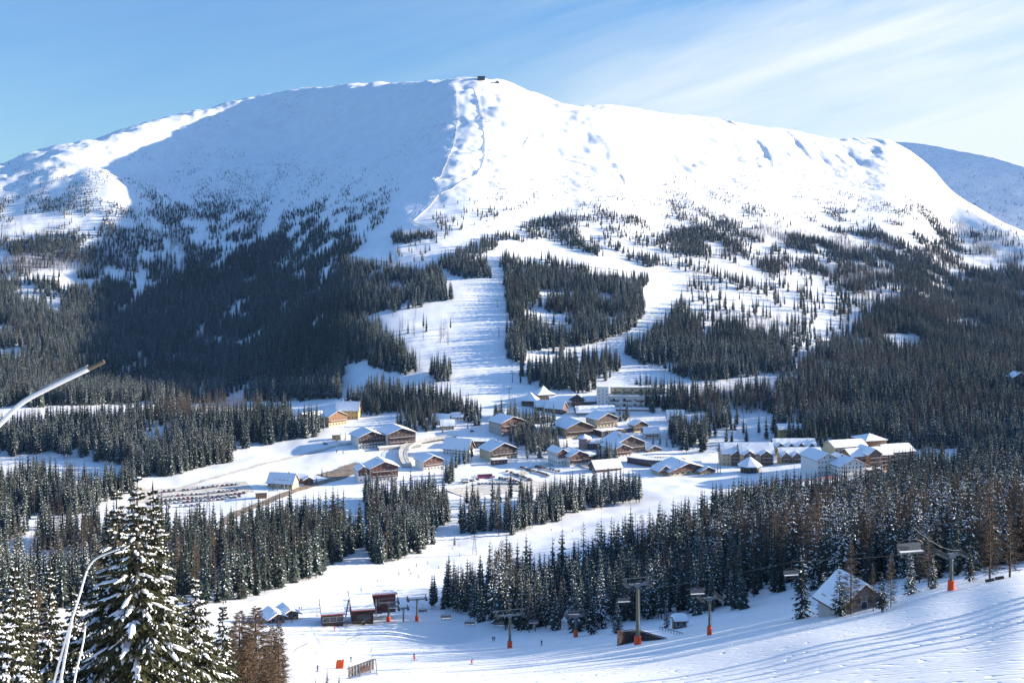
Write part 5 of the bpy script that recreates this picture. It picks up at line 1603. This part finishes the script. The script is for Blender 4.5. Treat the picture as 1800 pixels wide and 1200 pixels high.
# ------------------------------------------------------------------ snow lances
M['lance'] = mat('white_lance', (.70, .69, .66), .35, .06, 1, spec=.5)
M['nozzle'] = mat('bronze_nozzle', (.13, .10, .065), .35, .3, 5, metal=.7)
def curve(pts, n=6):
    P_ = [Vector(p) for p in pts]
    out = []
    for i in range(len(P_)-1):
        p0, p1, p2, p3 = P_[max(i-1, 0)], P_[i], P_[i+1], P_[min(i+2, len(P_)-1)]
        for k in range(n):
            t = k/n
            out.append(.5*((2*p1)+(p2-p0)*t+(2*p0-5*p1+4*p2-p3)*t*t+(3*p1-p0-3*p2+p3)*t**3))
    return out+[P_[-1]]
def lance(pxs, Y, r0, r1, label, tip=True, box=False, mast=None):
    w = [Vector(((x-CX)/F*Y, Y, -(y-HY)/F*Y)) for x, y in pxs]
    base = Vector((w[0].x, Y, G(w[0].x, Y)))
    e = empty('snow_lance', base, 0, label, 'snow lance', 'snow making lances')
    pts = curve([p-base for p in w])
    if w[0].z > base.z: pts = [Vector((pts[0].x*1.0, 0, -.5))]+pts
    n = len(pts); k = n-6 if tip else n-1
    q = MB(); q.tube(pts[:k+1], [r0+(r1-r0)*i/k for i in range(k+1)], 10); q.build('pole', M['lance'], e, smooth=True)
    q = MB(); q.tube([p+Vector((-.02, .02, r1*1.6)) for p in pts[max(0, k-9):k+1]], r1*.35, 6); q.build('hose', M['lift_grey'], e, smooth=True)
    q = MB(); q.tube(pts[k:], r1*.92, 10); 
    if tip:
        for j in (2, 4): 
            c = pts[min(k+j, n-1)]; q.tube([c+Vector((0, -r1*.6, 0)), c+Vector((0, -r1*1.5, 0))], r1*.3, 8)
    q.build('nozzle', M['nozzle'], e)
    if mast:
        q = MB(); q.bar((0, .1, -.6), pts[0]+(pts[min(n-1, mast)]-pts[0])*1.0, r0*1.5, r0*1.5); q.build('mast', M['lance'], e)
    if box:
        q = MB(); q.add([(-.9, -.9, 0), (.9, -.9, 0), (.9, .9, 0), (-.9, .9, 0), (-.75, -.7, 1.9), (1.1, -.5, 2.1), (1.1, .6, 2.1), (-.75, .6, 1.9)], [(3,2,1,0), (4,5,6,7), (0,1,5,4), (1,2,6,5), (2,3,7,6), (3,0,4,7)]); q.build('safety_pad', M['pad'], e)
    return e
lance([(-95, 1000), (-60, 850), (-25, 775), (5, 740), (40, 707), (90, 680), (148, 652), (183, 635)], 24, .060, .050, 'white snow lance arching in from the picture edge with a bronze tip')
lance([(92, 1210), (108, 1150), (124, 1095), (140, 1045), (151, 1008), (160, 990), (175, 978), (205, 966), (240, 952)], 55, .065, .038, 'tall white snow lance bent across the great snow laden spruces', mast=14)
lance([(128, 1215), (134, 1180), (146, 1130), (150, 1100)], 70, .07, .05, 'second white lance pole showing through the lower spruce branches', tip=False)
lance([(503, 1204), (508, 1175), (514, 1150), (524, 1138), (541, 1130)], 185, .09, .055, 'thin snow lance on the slope beside the larches, nearest of the piste lances')
lance([(597, 1172), (602, 1150), (608, 1128), (617, 1120), (634, 1115)], 275, .11, .06, 'thin snow lance rising from the upper red box', box=True)
lance([(641, 1190), (646, 1172), (651, 1150), (653, 1138)], 245, .11, .06, 'thin snow lance rising from the lower red box by the timber ramp', box=True)
lance([(614, 1194), (620, 1172), (627, 1152)], 235, .11, .06, 'thin snow lance in front of the timber ramp', tip=False)
lance([(547, 1176), (549, 1160), (553, 1149), (560, 1146)], 280, .08, .05, 'faint thin snow lance left of the standing skier')
# red pad half in the picture at the bottom
p = Vector(((454-CX)/F*180, 180, 0)); p.z = G(p.x, p.y)
e = empty('padded_hydrant', Vector((p.x, p.y, -(1206-HY)/F*180)), R(10), 'red padded hydrant at the bottom edge below the larches', 'hydrant')
q = MB(); q.tube([(0, 0, -2), (0, 0, 0), (0, 0, .9), (0, 0, 1.15)], [.65, .62, .5, .15], 14); q.build('pad', M['pad'], e)
q = MB(); q.tube([(0, 0, 1.1), (0, 0, 1.5)], .07, 8); q.build('valve', M['dark_metal'], e)

# ------------------------------------------------------------------ timber works on the near slope
p = at(636, 1192)
e = empty('timber_ramp', p, R(20), 'weathered timber ramp with upright boards at the bottom of the near slope', 'ramp')
for k in range(9):
    q = MB(); x = -2.6+.62*k; q.box(x, x+.5, 1.2, 1.35, -1, 2.2+.14*k); q.build('board', M['grey_wood'], e)
q = MB(); q.add([(-4.5, -.5, -.2), (3, -.5, .9), (3, 1.2, 1.2), (-4.5, 1.2, -.2), (-4.5, -.5, -1), (3, -.5, -1), (3, 1.2, -1), (-4.5, 1.2, -1)], [(0,1,2,3), (7,6,5,4), (0,4,5,1), (1,5,6,2), (2,6,7,3), (3,7,4,0)]); q.build('ramp_bed', M['snow'], e)
for k in range(3):
    q = MB(); q.bar((-2.5+2.2*k, -.4, -.5), (-2.5+2.2*k, 1.3, 2.6), .2); q.build('strut', M['grey_wood'], e)
q = MB(); q.bar((-3, 1.1, 2.0), (3.2, 1.1, 3.3), .16); q.bar((3.1, -.8, .5), (3.2, 1.2, 3.3), .16); q.build('rail', M['grey_wood'], e)

Yb = 292.0
def W3(px, py, Y): return Vector(((px-CX)/F*Y, Y, -(py-HY)/F*Y))
c0 = at(1128, 1132)
e = empty('timber_bridge', c0, 0, 'dark timber piste bridge with a railing and snow deck behind the tallest lift tower', 'bridge')
A, B, C_ = W3(1085, 1111, 285), W3(1119, 1108, 292), W3(1172, 1124, 279)
for nm, (a, b) in (('side_wall', (A, B)), ('side_wall', (B, C_))):
    q = MB(); a, b = a-c0, b-c0
    n = 12
    for k in range(n):
        u, v = a+(b-a)*(k/n), a+(b-a)*((k+.93)/n)
        for s in (0,):
            q.add([u+Vector((0, 0, -4.6)), v+Vector((0, 0, -4.6)), v, u, u+Vector((0, .3, -4.6)), v+Vector((0, .3, -4.6)), v+Vector((0, .3, 0)), u+Vector((0, .3, 0))], [(0,1,2,3), (7,6,5,4), (0,4,5,1), (1,5,6,2), (2,6,7,3), (3,7,4,0)])
    q.build(nm, M['dark_wood'], e)
    q = MB(); q.bar(a+Vector((0, -.1, .45)), b+Vector((0, -.1, .45)), .14)
    for k in range(11): 
        u = a+(b-a)*(k/10); q.bar(u+Vector((0, -.1, -.9)), u+Vector((0, -.1, .5)), .13)
    q.build('railing', M['red_wood'], e)
D_, E_ = W3(1160, 1106, 300)-c0, W3(1200, 1118, 288)-c0
q = MB(); b_, c_ = B-c0, C_-c0
q.add([b_+Vector((.3, .4, .1)), c_+Vector((.3, .4, .1)), E_, D_, b_+Vector((.3, .4, -1)), c_+Vector((.3, .4, -1)), E_+Vector((0, 0, -1)), D_+Vector((0, 0, -1))], [(0,1,2,3), (7,6,5,4), (0,4,5,1), (1,5,6,2), (2,6,7,3), (3,7,4,0)]); q.build('snow_deck', M['snow'], e)
q = MB(); q.bar(D_+Vector((0, 0, .9)), E_+Vector((0, 0, .9)), .14)
for k in range(9):
    u = D_+(E_-D_)*(k/8); q.bar(u, u+Vector((0, 0, .95)), .13)
q.build('railing', M['red_wood'], e)
# logs on the snow bank
for k, (px, py) in enumerate([(1740, 1022), (1757, 1018)]):
    p = at(px, py); q = MB(); q.tube([(-.9, 0, .2), (.9, .1, .45)], .32, 10); q.build('log', M['bark'], None).location = p
    tag(bpy.data.objects[-1] if False else COL.objects[-1], ['dark log end lying on the snow bank, downhill of the other', 'dark log end lying on the snow bank, uphill of the other'][k], 'log', 'logs on the snow bank')

# ------------------------------------------------------------------ snow fences, lines for bank shade, nets, slope stakes
M['fence_wood'] = planks('snow_fence_boards', (.42, .39, .36), 1.2)
M['net_red'] = mat('red_net', (.62, .16, .12), .8, .2, .5)
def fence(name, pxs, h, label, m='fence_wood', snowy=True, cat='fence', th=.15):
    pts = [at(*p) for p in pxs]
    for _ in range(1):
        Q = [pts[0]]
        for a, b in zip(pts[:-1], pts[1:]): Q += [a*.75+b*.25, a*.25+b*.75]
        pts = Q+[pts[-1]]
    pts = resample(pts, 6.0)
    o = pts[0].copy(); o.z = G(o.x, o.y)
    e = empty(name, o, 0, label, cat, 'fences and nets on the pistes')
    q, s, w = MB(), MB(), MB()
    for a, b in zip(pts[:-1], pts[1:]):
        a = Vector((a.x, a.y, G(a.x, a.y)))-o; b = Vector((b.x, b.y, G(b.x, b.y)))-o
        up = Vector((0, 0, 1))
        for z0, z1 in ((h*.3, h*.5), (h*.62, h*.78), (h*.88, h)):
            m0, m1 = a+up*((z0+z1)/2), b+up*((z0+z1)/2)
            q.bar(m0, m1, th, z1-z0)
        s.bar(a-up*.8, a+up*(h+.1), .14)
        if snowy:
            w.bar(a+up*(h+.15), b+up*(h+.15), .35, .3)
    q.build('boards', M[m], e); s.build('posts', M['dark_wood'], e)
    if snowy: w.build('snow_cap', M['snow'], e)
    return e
fence('fence_and_bank_shade', [(800, 152), (804, 185), (805, 212), (801, 240), (793, 270), (781, 300), (764, 320)], 2.6, 'long snow fence along the shaded edge of the summit slope')
fence('fence_and_bank_shade', [(833, 152), (845, 190), (852, 225), (854, 262), (852, 290), (836, 312), (800, 332), (775, 342)], 2.4, 'long snow fence following the lift line down the summit slope')
fence('fence_and_bank_shade', [(771, 345), (748, 372), (728, 390)], 2.6, 'dark snow fence beside the wooded knoll of the upper piste')
fence('fence_and_bank_shade', [(608, 453), (640, 458), (672, 461), (695, 466)], 2.6, 'dark fence closing the lower end of the upper piste', snowy=False)
fence('fence_and_bank_shade', [(728, 393), (752, 402), (770, 412), (768, 424)], 2.2, 'short fence curving above the wood in the middle of the upper piste', snowy=False)
fence('fence_and_bank_shade', [(905, 263), (960, 274), (1000, 282), (1045, 293)], 2.2, 'fence line standing for the shaded cut bank of the track below the rocky ribs', snowy=False)  # this and the next two stand in for the shade of cut banks
fence('fence_and_bank_shade', [(1062, 301), (1085, 303), (1098, 312), (1101, 326)], 2.4, 'fence line standing for bank shade round the hairpin bend of the traverse track')
fence('fence_and_bank_shade', [(1075, 328), (1020, 342), (960, 360), (900, 385), (860, 400)], 2.0, 'long dark fence line standing for the shaded bank under the traverse track', snowy=False)
fence('fence_and_bank_shade', [(925, 264), (921, 256), (928, 244), (944, 238)], 2.4, 'small hooked fence high on the summit slope')
fence('fence_and_bank_shade', [(1000, 466), (1060, 474), (1138, 482)], 1.8, 'low fence along the forest traverse piste', snowy=False)
fence('safety_net', [(1362, 846), (1385, 848), (1420, 846), (1470, 840)], 1.6, 'red safety net on the sunny apron behind the piste bar', 'net_red', False, 'net', .08)
fence('safety_net', [(1118, 934), (1135, 932), (1160, 929)], 1.3, 'short red net at the edge of the near wood', 'net_red', False, 'net', .08)

# ------------------------------------------------------------------ people
def person_mesh(pose):
    """one continuous body grown over a skeleton"""
    if pose == 'stand':
        J = {'pelvis': (0, 0, .95), 'chest': (0, .02, 1.25), 'neck': (0, 0, 1.46), 'head': (0, -.03, 1.60), 'crown': (0, -.02, 1.74),
             'hipL': (-.1, 0, .90), 'kneeL': (-.12, -.04, .50), 'ankL': (-.13, 0, .09), 'toeL': (-.14, -.16, .06),
             'hipR': (.1, 0, .90), 'kneeR': (.12, -.05, .50), 'ankR': (.14, .02, .09), 'toeR': (.15, -.14, .06),
             'shL': (-.2, 0, 1.40), 'elL': (-.30, -.02, 1.13), 'wrL': (-.30, -.18, .95), 'haL': (-.29, -.24, .92),
             'shR': (.2, 0, 1.40), 'elR': (.31, 0, 1.13), 'wrR': (.31, -.17, .95), 'haR': (.30, -.24, .92)}
    elif pose == 'tuck':
        J = {'pelvis': (0, .18, .72), 'chest': (0, -.08, 1.00), 'neck': (0, -.22, 1.15), 'head': (0, -.32, 1.25), 'crown': (0, -.36, 1.38),
             'hipL': (-.13, .16, .68), 'kneeL': (-.18, -.14, .44), 'ankL': (-.2, .02, .09), 'toeL': (-.2, -.15, .06),
             'hipR': (.13, .16, .68), 'kneeR': (.2, -.14, .44), 'ankR': (.22, .02, .09), 'toeR': (.22, -.15, .06),
             'shL': (-.2, -.16, 1.10), 'elL': (-.42, -.2, .95), 'wrL': (-.45, -.44, .88), 'haL': (-.44, -.51, .87),
             'shR': (.2, -.16, 1.10), 'elR': (.42, -.18, .95), 'wrR': (.46, -.42, .88), 'haR': (.46, -.49, .87)}
    else:
        J = {'pelvis': (0, 0, .93), 'chest': (0, -.05, 1.23), 'neck': (0, -.08, 1.44), 'head': (0, -.12, 1.57), 'crown': (0, -.12, 1.71),
             'hipL': (-.1, 0, .88), 'kneeL': (-.11, -.22, .52), 'ankL': (-.12, -.22, .1), 'toeL': (-.12, -.38, .07),
             'hipR': (.1, 0, .88), 'kneeR': (.11, .04, .48), 'ankR': (.12, .26, .13), 'toeR': (.12, .12, .06),
             'shL': (-.2, -.04, 1.38), 'elL': (-.3, .1, 1.14), 'wrL': (-.3, -.02, .94), 'haL': (-.3, -.08, .9),
             'shR': (.2, -.04, 1.38), 'elR': (.29, -.16, 1.16), 'wrR': (.27, -.38, 1.02), 'haR': (.26, -.44, 1.0)}
    names = list(J)
    ed = [('pelvis', 'chest'), ('chest', 'neck'), ('neck', 'head'), ('head', 'crown')]
    for s in 'LR':
        ed += [('pelvis', 'hip'+s), ('hip'+s, 'knee'+s), ('knee'+s, 'ank'+s), ('ank'+s, 'toe'+s), ('chest', 'sh'+s), ('sh'+s, 'el'+s), ('el'+s, 'wr'+s), ('wr'+s, 'ha'+s)]
    rad = {'pelvis': .15, 'chest': .17, 'neck': .065, 'head': .105, 'crown': .075, 'hip': .11, 'knee': .075, 'ank': .06, 'toe': .05, 'sh': .085, 'el': .06, 'wr': .045, 'ha': .05}
    me = bpy.data.meshes.new('person')
    me.from_pydata([J[n] for n in names], [(names.index(a), names.index(b)) for a, b in ed], [])
    o = bpy.data.objects.new('person_skeleton', me); COL.objects.link(o)
    md = o.modifiers.new('skin', 'SKIN'); md.use_smooth_shade = True
    sk = me.skin_vertices[0].data
    for i, n in enumerate(names):
        r_ = rad.get(n, rad.get(n[:-1]))
        sk[i].radius = (r_, r_*.85); sk[i].use_root = (n == 'pelvis')
    o.modifiers.new('sub', 'SUBSURF').levels = 1
    bpy.context.view_layer.update()
    out = bpy.data.meshes.new_from_object(o.evaluated_get(bpy.context.evaluated_depsgraph_get()))
    bpy.data.objects.remove(o)
    hz, nz = J['head'][2], J['neck'][2]
    pel = J['pelvis'][2]
    for f in out.polygons:
        c = f.center
        f.material_index = 3 if c.z > hz+.035 and c.z > nz else 2 if c.z > nz+.03 and abs(c.x) < .13 else 1 if c.z < pel+.03 and abs(c.x) < .27 and c.z < pel else 0
        if abs(c.x) > .24 and c.z < J['wrL'][2]+.0 and c.z > .55: f.material_index = 3
        if c.z < .13: f.material_index = 3
    return out
M['skin'] = mat('skin', (.50, .30, .22), .6, .05, 3)
M['helmet'] = mat('dark_helmet', (.03, .03, .035), .4, .1, 3)
JK = {'red': (.55, .04, .03), 'dark blue': (.02, .035, .11), 'black': (.018, .018, .022), 'dark grey': (.06, .06, .065), 'orange': (.60, .17, .03), 'yellow': (.6, .42, .05), 'green': (.05, .16, .07)}
for k, c in JK.items(): M['jacket_'+k] = mat('jacket_'+k.replace(' ', '_'), c, .75, .12, 3)
M['trousers'] = mat('dark_trousers', (.025, .025, .032), .8, .2, 3)
M['ski'] = mat('ski', (.12, .04, .04), .4, .2, 3)
BODY = {}
for ps in ('stand', 'tuck', 'walk'):
    base = person_mesh(ps)
    for jc in JK:
        b = base.copy(); b.materials.clear()
        for mm in (M['jacket_'+jc], M['trousers'], M['skin'], M['helmet']): b.materials.append(mm)
        BODY[(ps, jc)] = b
q = MB(); q.add([(-.05, -.95, 0), (.05, -.95, 0), (.05, .75, 0), (-.05, .75, 0), (-.05, -.95, .03), (.05, -.95, .03), (.05, .75, .03), (-.05, .75, .03), (-.03, -1.1, .12), (.03, -1.1, .12)], [(3,2,1,0), (4,5,6,7), (0,1,9,8), (1,2,6,5), (2,3,7,6), (3,0,4,7), (4,8,9,5), (0,8,4), (1,5,9)])
SKI = q.mesh('ski', M['ski'])
q = MB(); q.bar((0, 0, 0), (0, .35, -.95), .02); POLE = q.mesh('ski_pole', M['metal'])
def person(px, py, pose, jacket, rz, label, skis=True, group='skiers and walkers on the snow'):
    p = at(px, py)
    e = empty('person', p+Vector((0, 0, .03)), R(rz), label, 'person', group)
    link(bpy.data.objects.new('body', BODY[(pose, jacket)]), e)
    if skis:
        for x in (-.16, .17):
            put(SKI, 'ski', e, (x, -.05, .0))
        for x in (-.32, .33):
            o = put(POLE, 'ski_pole', e, (x, -.25 if pose != 'tuck' else -.5, .95 if pose != 'tuck' else .88))
    return e
for a in [(558, 1180, 'stand', 'black', 60, 'dark skier standing low on the near slope, left of the upper red box'), (617, 1163, 'stand', 'dark grey', 20, 'dark skier standing above the timber ramp'),
          (729, 1160, 'tuck', 'red', -70, 'skier in red crouching in a turn in the middle of the near slope'), (829, 1167, 'tuck', 'red', 70, 'skier in red carving on the near slope, nearer the T shaped tower'),
          (866, 1127, 'walk', 'black', 160, 'walker in black, left of a pair by the shaded hump'), (869, 1127, 'walk', 'dark blue', 160, 'walker in dark blue, right of a pair by the shaded hump'),
          (952, 1134, 'stand', 'dark blue', 30, 'person in blue standing at the lip of the near slope below the wood'), (728, 1157, 'stand', 'dark grey', 10, 'small dark figure beside the crouching red skier'),
          (588, 1108, 'stand', 'red', 40, 'person in red in front of the lift station'), (526, 1072, 'stand', 'black', 0, 'person in black beside the piste bar hut, left of two'), (530, 1072, 'stand', 'dark grey', 80, 'person in grey beside the piste bar hut, right of two'),
          (519, 1090, 'walk', 'yellow', 60, 'person in yellow walking below the piste bar hut'), (513, 1093, 'stand', 'dark grey', 60, 'person in grey below the piste bar hut'), (463, 1076, 'tuck', 'black', 60, 'dark skier arriving left of the piste bar hut'),
          (557, 1083, 'stand', 'orange', 90, 'person in orange by the railing left of the lift station'), (589, 1061, 'tuck', 'black', 50, 'dark skier on the piste just above the lift station'), (615, 1055, 'tuck', 'dark blue', 50, 'skier in dark blue above the right hall of the lift station'),
          (562, 1064, 'tuck', 'dark grey', 60, 'grey skier above the left hall of the lift station'), (699, 1054, 'stand', 'black', 50, 'dark skier beside the gantry tower near the station'), (650, 1037, 'tuck', 'dark blue', 60, 'skier in blue in the shaded band of the lower piste'),
          (663, 1022, 'tuck', 'black', 60, 'dark skier at the sunlit strip of the lower piste'), (701, 1009, 'tuck', 'dark grey', 60, 'grey skier in the shaded band, left of three'), (722, 1009, 'tuck', 'black', 50, 'dark skier in the shaded band, middle of three'),
          (736, 1015, 'stand', 'dark grey', 60, 'grey skier in the shaded band, right of three'), (719, 1002, 'tuck', 'dark blue', 60, 'skier in blue crossing the shaded band'), (732, 995, 'stand', 'black', 60, 'dark skier below the wood tip, lower of two'), (752, 991, 'stand', 'dark blue', 60, 'skier in blue below the wood tip, upper of two'),
          (771, 998, 'tuck', 'black', 60, 'dark skier close to the pointed wood'), (808, 977, 'stand', 'dark grey', 60, 'grey skier left of the lattice mast'), (795, 965, 'tuck', 'dark blue', 60, 'skier in blue on the piste above the lattice mast'), (807, 960, 'stand', 'red', 60, 'skier in red on the piste above the lattice mast'),
          (896, 960, 'tuck', 'black', 60, 'lone dark skier on the broad middle piste'), (969, 932, 'tuck', 'dark blue', 60, 'skier in dark blue in front of the stand below the car park'), (974, 950, 'tuck', 'dark grey', 60, 'grey skier low on the broad middle piste'), (982, 952, 'tuck', 'black', 60, 'dark skier low on the broad middle piste'),
          (1006, 934, 'tuck', 'dark grey', 60, 'grey skier on the broad middle piste'), (1139, 917, 'tuck', 'black', 60, 'dark skier at the edge of the upper meadow'), (1211, 883, 'tuck', 'red', 60, 'skier in red on the sunny meadow'), (1204, 895, 'tuck', 'black', 60, 'dark skier on the sunny meadow'),
          (1167, 836, 'stand', 'black', 20, 'person in black at the left end of the piste restaurant'), (1171, 836, 'stand', 'dark grey', 20, 'person in grey at the left end of the piste restaurant'), (1384, 846, 'stand', 'orange', 20, 'person in orange before the red net'), (1390, 846, 'stand', 'black', 20, 'person in black before the red net'),
          (1323, 848, 'stand', 'dark blue', 20, 'person in dark blue outside the piste bar'), (1306, 846, 'stand', 'red', 20, 'person in red outside the piste bar'), (1246, 812, 'stand', 'black', 20, 'person in black on shaded meadow behind the restaurant, left of two'), (1252, 812, 'stand', 'dark grey', 20, 'person in grey on shaded meadow behind the restaurant, right of two'),
          (793, 622, 'tuck', 'red', 60, 'skier in red at the edge of the main mountain piste'), (798, 566, 'tuck', 'black', 60, 'dark skier high on the main mountain piste'), (1120, 466, 'tuck', 'black', 60, 'dark skier on the forest traverse piste')]:
    person(*a, skis=(a[2] != 'walk'))
# ------------------------------------------------------------------ sky, sun, camera
def make_world():
    w = bpy.data.worlds.new('World'); scene.world = w
    w.use_nodes = True
    nt = w.node_tree; N, L = nt.nodes, nt.links
    bg = N['Background']
    sky = N.new('ShaderNodeTexSky'); sky.sky_type = 'NISHITA'; sky.sun_disc = False
    sky.sun_elevation = R(SUN_EL); sky.sun_rotation = R(SUN_AZ)
    sky.altitude = 1800; sky.air_density = 1.0; sky.dust_density = SKY_DUST; sky.ozone_density = 1.6
    # thin streaks of cirrus, defined on the direction of view in the world
    tc = N.new('ShaderNodeTexCoord')
    sep = N.new('ShaderNodeSeparateXYZ'); L.new(tc.outputs['Generated'], sep.inputs[0])
    def m(op, a, b=None, c=None):
        q = N.new('ShaderNodeMath'); q.operation = op
        for k, v in enumerate((a, b, c)):
            if v is None: continue
            if isinstance(v, (int, float)): q.inputs[k].default_value = v
            else: L.new(v, q.inputs[k])
        return q.outputs[0]
    az = m('ARCTAN2', sep.outputs['X'], sep.outputs['Y'])     # radians, right is positive
    el = m('ARCSINE', sep.outputs['Z'])
    ca, sa = math.cos(R(15.5)), math.sin(R(15.5))
    u = m('ADD', m('MULTIPLY', az, ca), m('MULTIPLY', el, sa))
    v = m('SUBTRACT', m('MULTIPLY', el, ca), m('MULTIPLY', az, sa))
    cb = N.new('ShaderNodeCombineXYZ'); L.new(m('MULTIPLY', u, 1.6), cb.inputs[0]); L.new(m('MULTIPLY', v, 13.0), cb.inputs[1])
    nz = N.new('ShaderNodeTexNoise'); nz.inputs['Scale'].default_value = 1.0; nz.inputs['Detail'].default_value = 7; nz.inputs['Roughness'].default_value = 0.55; nz.inputs['Distortion'].default_value = 0.35
    L.new(cb.outputs[0], nz.inputs['Vector'])
    cb2 = N.new('ShaderNodeCombineXYZ'); L.new(m('MULTIPLY', u, 9.0), cb2.inputs[0]); L.new(m('MULTIPLY', v, 60.0), cb2.inputs[1])
    n2 = N.new('ShaderNodeTexNoise'); n2.inputs['Scale'].default_value = 1.0; n2.inputs['Detail'].default_value = 5
    L.new(cb2.outputs[0], n2.inputs['Vector'])
    def band(center, width, gain):
        t = m('DIVIDE', m('SUBTRACT', v, center), width)
        return m('MULTIPLY', m('EXPONENT', m('MULTIPLY', m('MULTIPLY', t, t), -1.0)), gain)
    amount = m('SMOOTH_MIN', m('MULTIPLY', m('ADD', m('SUBTRACT', nz.outputs['Fac'], 0.36), m('MULTIPLY', m('SUBTRACT', n2.outputs['Fac'], .5), .35)), 2.4), 1.0, 0.1)
    amount = m('MAXIMUM', amount, 0.0)
    right = N.new('ShaderNodeMapRange'); right.interpolation_type = 'SMOOTHSTEP'
    right.inputs['From Min'].default_value = -0.20; right.inputs['From Max'].default_value = 0.42
    right.inputs['To Min'].default_value = 0.10
    L.new(az, right.inputs['Value'])
    base = m('MULTIPLY', amount, right.outputs['Result'])
    lane = N.new('ShaderNodeMapRange'); lane.interpolation_type = 'SMOOTHSTEP'
    lane.inputs['From Min'].default_value = 0.0; lane.inputs['From Max'].default_value = 0.14
    L.new(az, lane.inputs['Value'])
    streak = m('MULTIPLY', m('ADD', band(0.108, 0.024, 0.55), band(0.068, 0.026, .5)), m('MULTIPLY', lane.outputs['Result'], m('ADD', m('MULTIPLY', nz.outputs['Fac'], .9), .0)))
    low = N.new('ShaderNodeMapRange'); low.interpolation_type = 'SMOOTHSTEP'
    low.inputs['From Min'].default_value = 0.19; low.inputs['From Max'].default_value = -0.02
    L.new(m('SUBTRACT', el, m('MULTIPLY', az, 0.16)), low.inputs['Value'])
    veil = m('MULTIPLY', low.outputs['Result'], m('MULTIPLY', right.outputs['Result'], 0.9))
    # condensation trail
    tv = m('SUBTRACT', m('SUBTRACT', el, 0.0795), m('MULTIPLY', m('SUBTRACT', az, 0.335), 0.235))
    tt = m('DIVIDE', tv, 0.0009)
    tl = N.new('ShaderNodeMapRange'); tl.inputs['From Min'].default_value = 0.32; tl.inputs['From Max'].default_value = 0.36; L.new(az, tl.inputs['Value'])
    trail = m('MULTIPLY', m('EXPONENT', m('MULTIPLY', m('MULTIPLY', tt, tt), -1.0)), m('MULTIPLY', tl.outputs['Result'], .6))
    tot = m('MINIMUM', m('ADD', m('ADD', m('MULTIPLY', base, .78), streak), m('ADD', veil, trail)), 0.92)
    up = m('GREATER_THAN', sep.outputs['Z'], 0.0)
    fr = m('GREATER_THAN', sep.outputs['Y'], 0.0)
    tot = m('MULTIPLY', m('MULTIPLY', tot, up), fr)
    # the high alpine sky: deep blue overhead, a little darker towards the horizon than the model gives
    gain = N.new('ShaderNodeMapRange'); gain.inputs['From Min'].default_value = 0.0; gain.inputs['From Max'].default_value = 0.7
    gain.inputs['To Min'].default_value = SKY_LOW; gain.inputs['To Max'].default_value = SKY_HIGH
    L.new(el, gain.inputs['Value'])
    tint = N.new('ShaderNodeVectorMath'); tint.operation = 'MULTIPLY'; tint.inputs[1].default_value = SKY_TINT
    L.new(sky.outputs[0], tint.inputs[0])
    sc_ = N.new('ShaderNodeVectorMath'); sc_.operation = 'SCALE'
    L.new(tint.outputs[0], sc_.inputs[0]); L.new(gain.outputs['Result'], sc_.inputs['Scale'])
    mx = N.new('ShaderNodeMix'); mx.data_type = 'RGBA'
    mx.inputs['B'].default_value = CLOUD
    L.new(tot, mx.inputs['Factor']); L.new(sc_.outputs[0], mx.inputs['A'])
    L.new(mx.outputs['Result'], bg.inputs['Color'])
    bg.inputs['Strength'].default_value = SKY_STR
def make_sun():
    l = bpy.data.lights.new('sun', 'SUN'); l.energy = SUN_E; l.angle = R(0.53); l.color = (1.0, 0.895, 0.75)
    o = link(bpy.data.objects.new('sun', l))
    d = Vector((math.sin(R(SUN_AZ))*math.cos(R(SUN_EL)), math.cos(R(SUN_AZ))*math.cos(R(SUN_EL)), math.sin(R(SUN_EL))))
    o.rotation_euler = d.to_track_quat('Z', 'Y').to_euler()
def make_camera():
    c = bpy.data.cameras.new('camera'); o = link(bpy.data.objects.new('camera', c))
    c.sensor_fit = 'HORIZONTAL'; c.sensor_width = 36.0; c.lens = 36.0*F/1800.0
    c.shift_y = -(600-HY)/1800.0
    c.clip_start = 0.5; c.clip_end = 12000
    o.location = (0, 0, 0); o.rotation_euler = (R(90), 0, 0)
    scene.camera = o
SKY_STR, SUN_E, SKY_DUST, CLOUD = 0.112, 5.0, 0.3, (3.15, 3.35, 3.4, 1)
SKY_LOW, SKY_HIGH, SKY_TINT = 0.44, 1.12, (0.60, 0.83, 1.03)
EXPOSURE = 1.46
def make_haze():
    q = MB(); q.box(-3900, 4300, -250, 7200, -1200, 470)
    m = bpy.data.materials.new('thin_air'); m.use_nodes = True
    nt = m.node_tree; nt.nodes.clear()
    out = nt.nodes.new('ShaderNodeOutputMaterial'); v = nt.nodes.new('ShaderNodeVolumePrincipled')
    v.inputs['Color'].default_value = (0.28, 0.52, 1.0, 1); v.inputs['Density'].default_value = HAZE; v.inputs['Anisotropy'].default_value = 0.0
    nt.links.new(v.outputs[0], out.inputs['Volume'])
    tag(q.build('haze', m), kind='stuff')
HAZE = 1.8e-5
make_world(); make_sun(); make_camera(); make_haze()
vs = scene.view_settings
vs.view_transform = 'Standard'; vs.look = 'None'; vs.exposure = EXPOSURE; vs.gamma = 1.0; vs.use_curve_mapping = False
scene.render.engine = 'CYCLES'
scene.cycles.max_bounces = 4; scene.cycles.diffuse_bounces = 2; scene.cycles.glossy_bounces = 2
scene.cycles.use_denoising = True
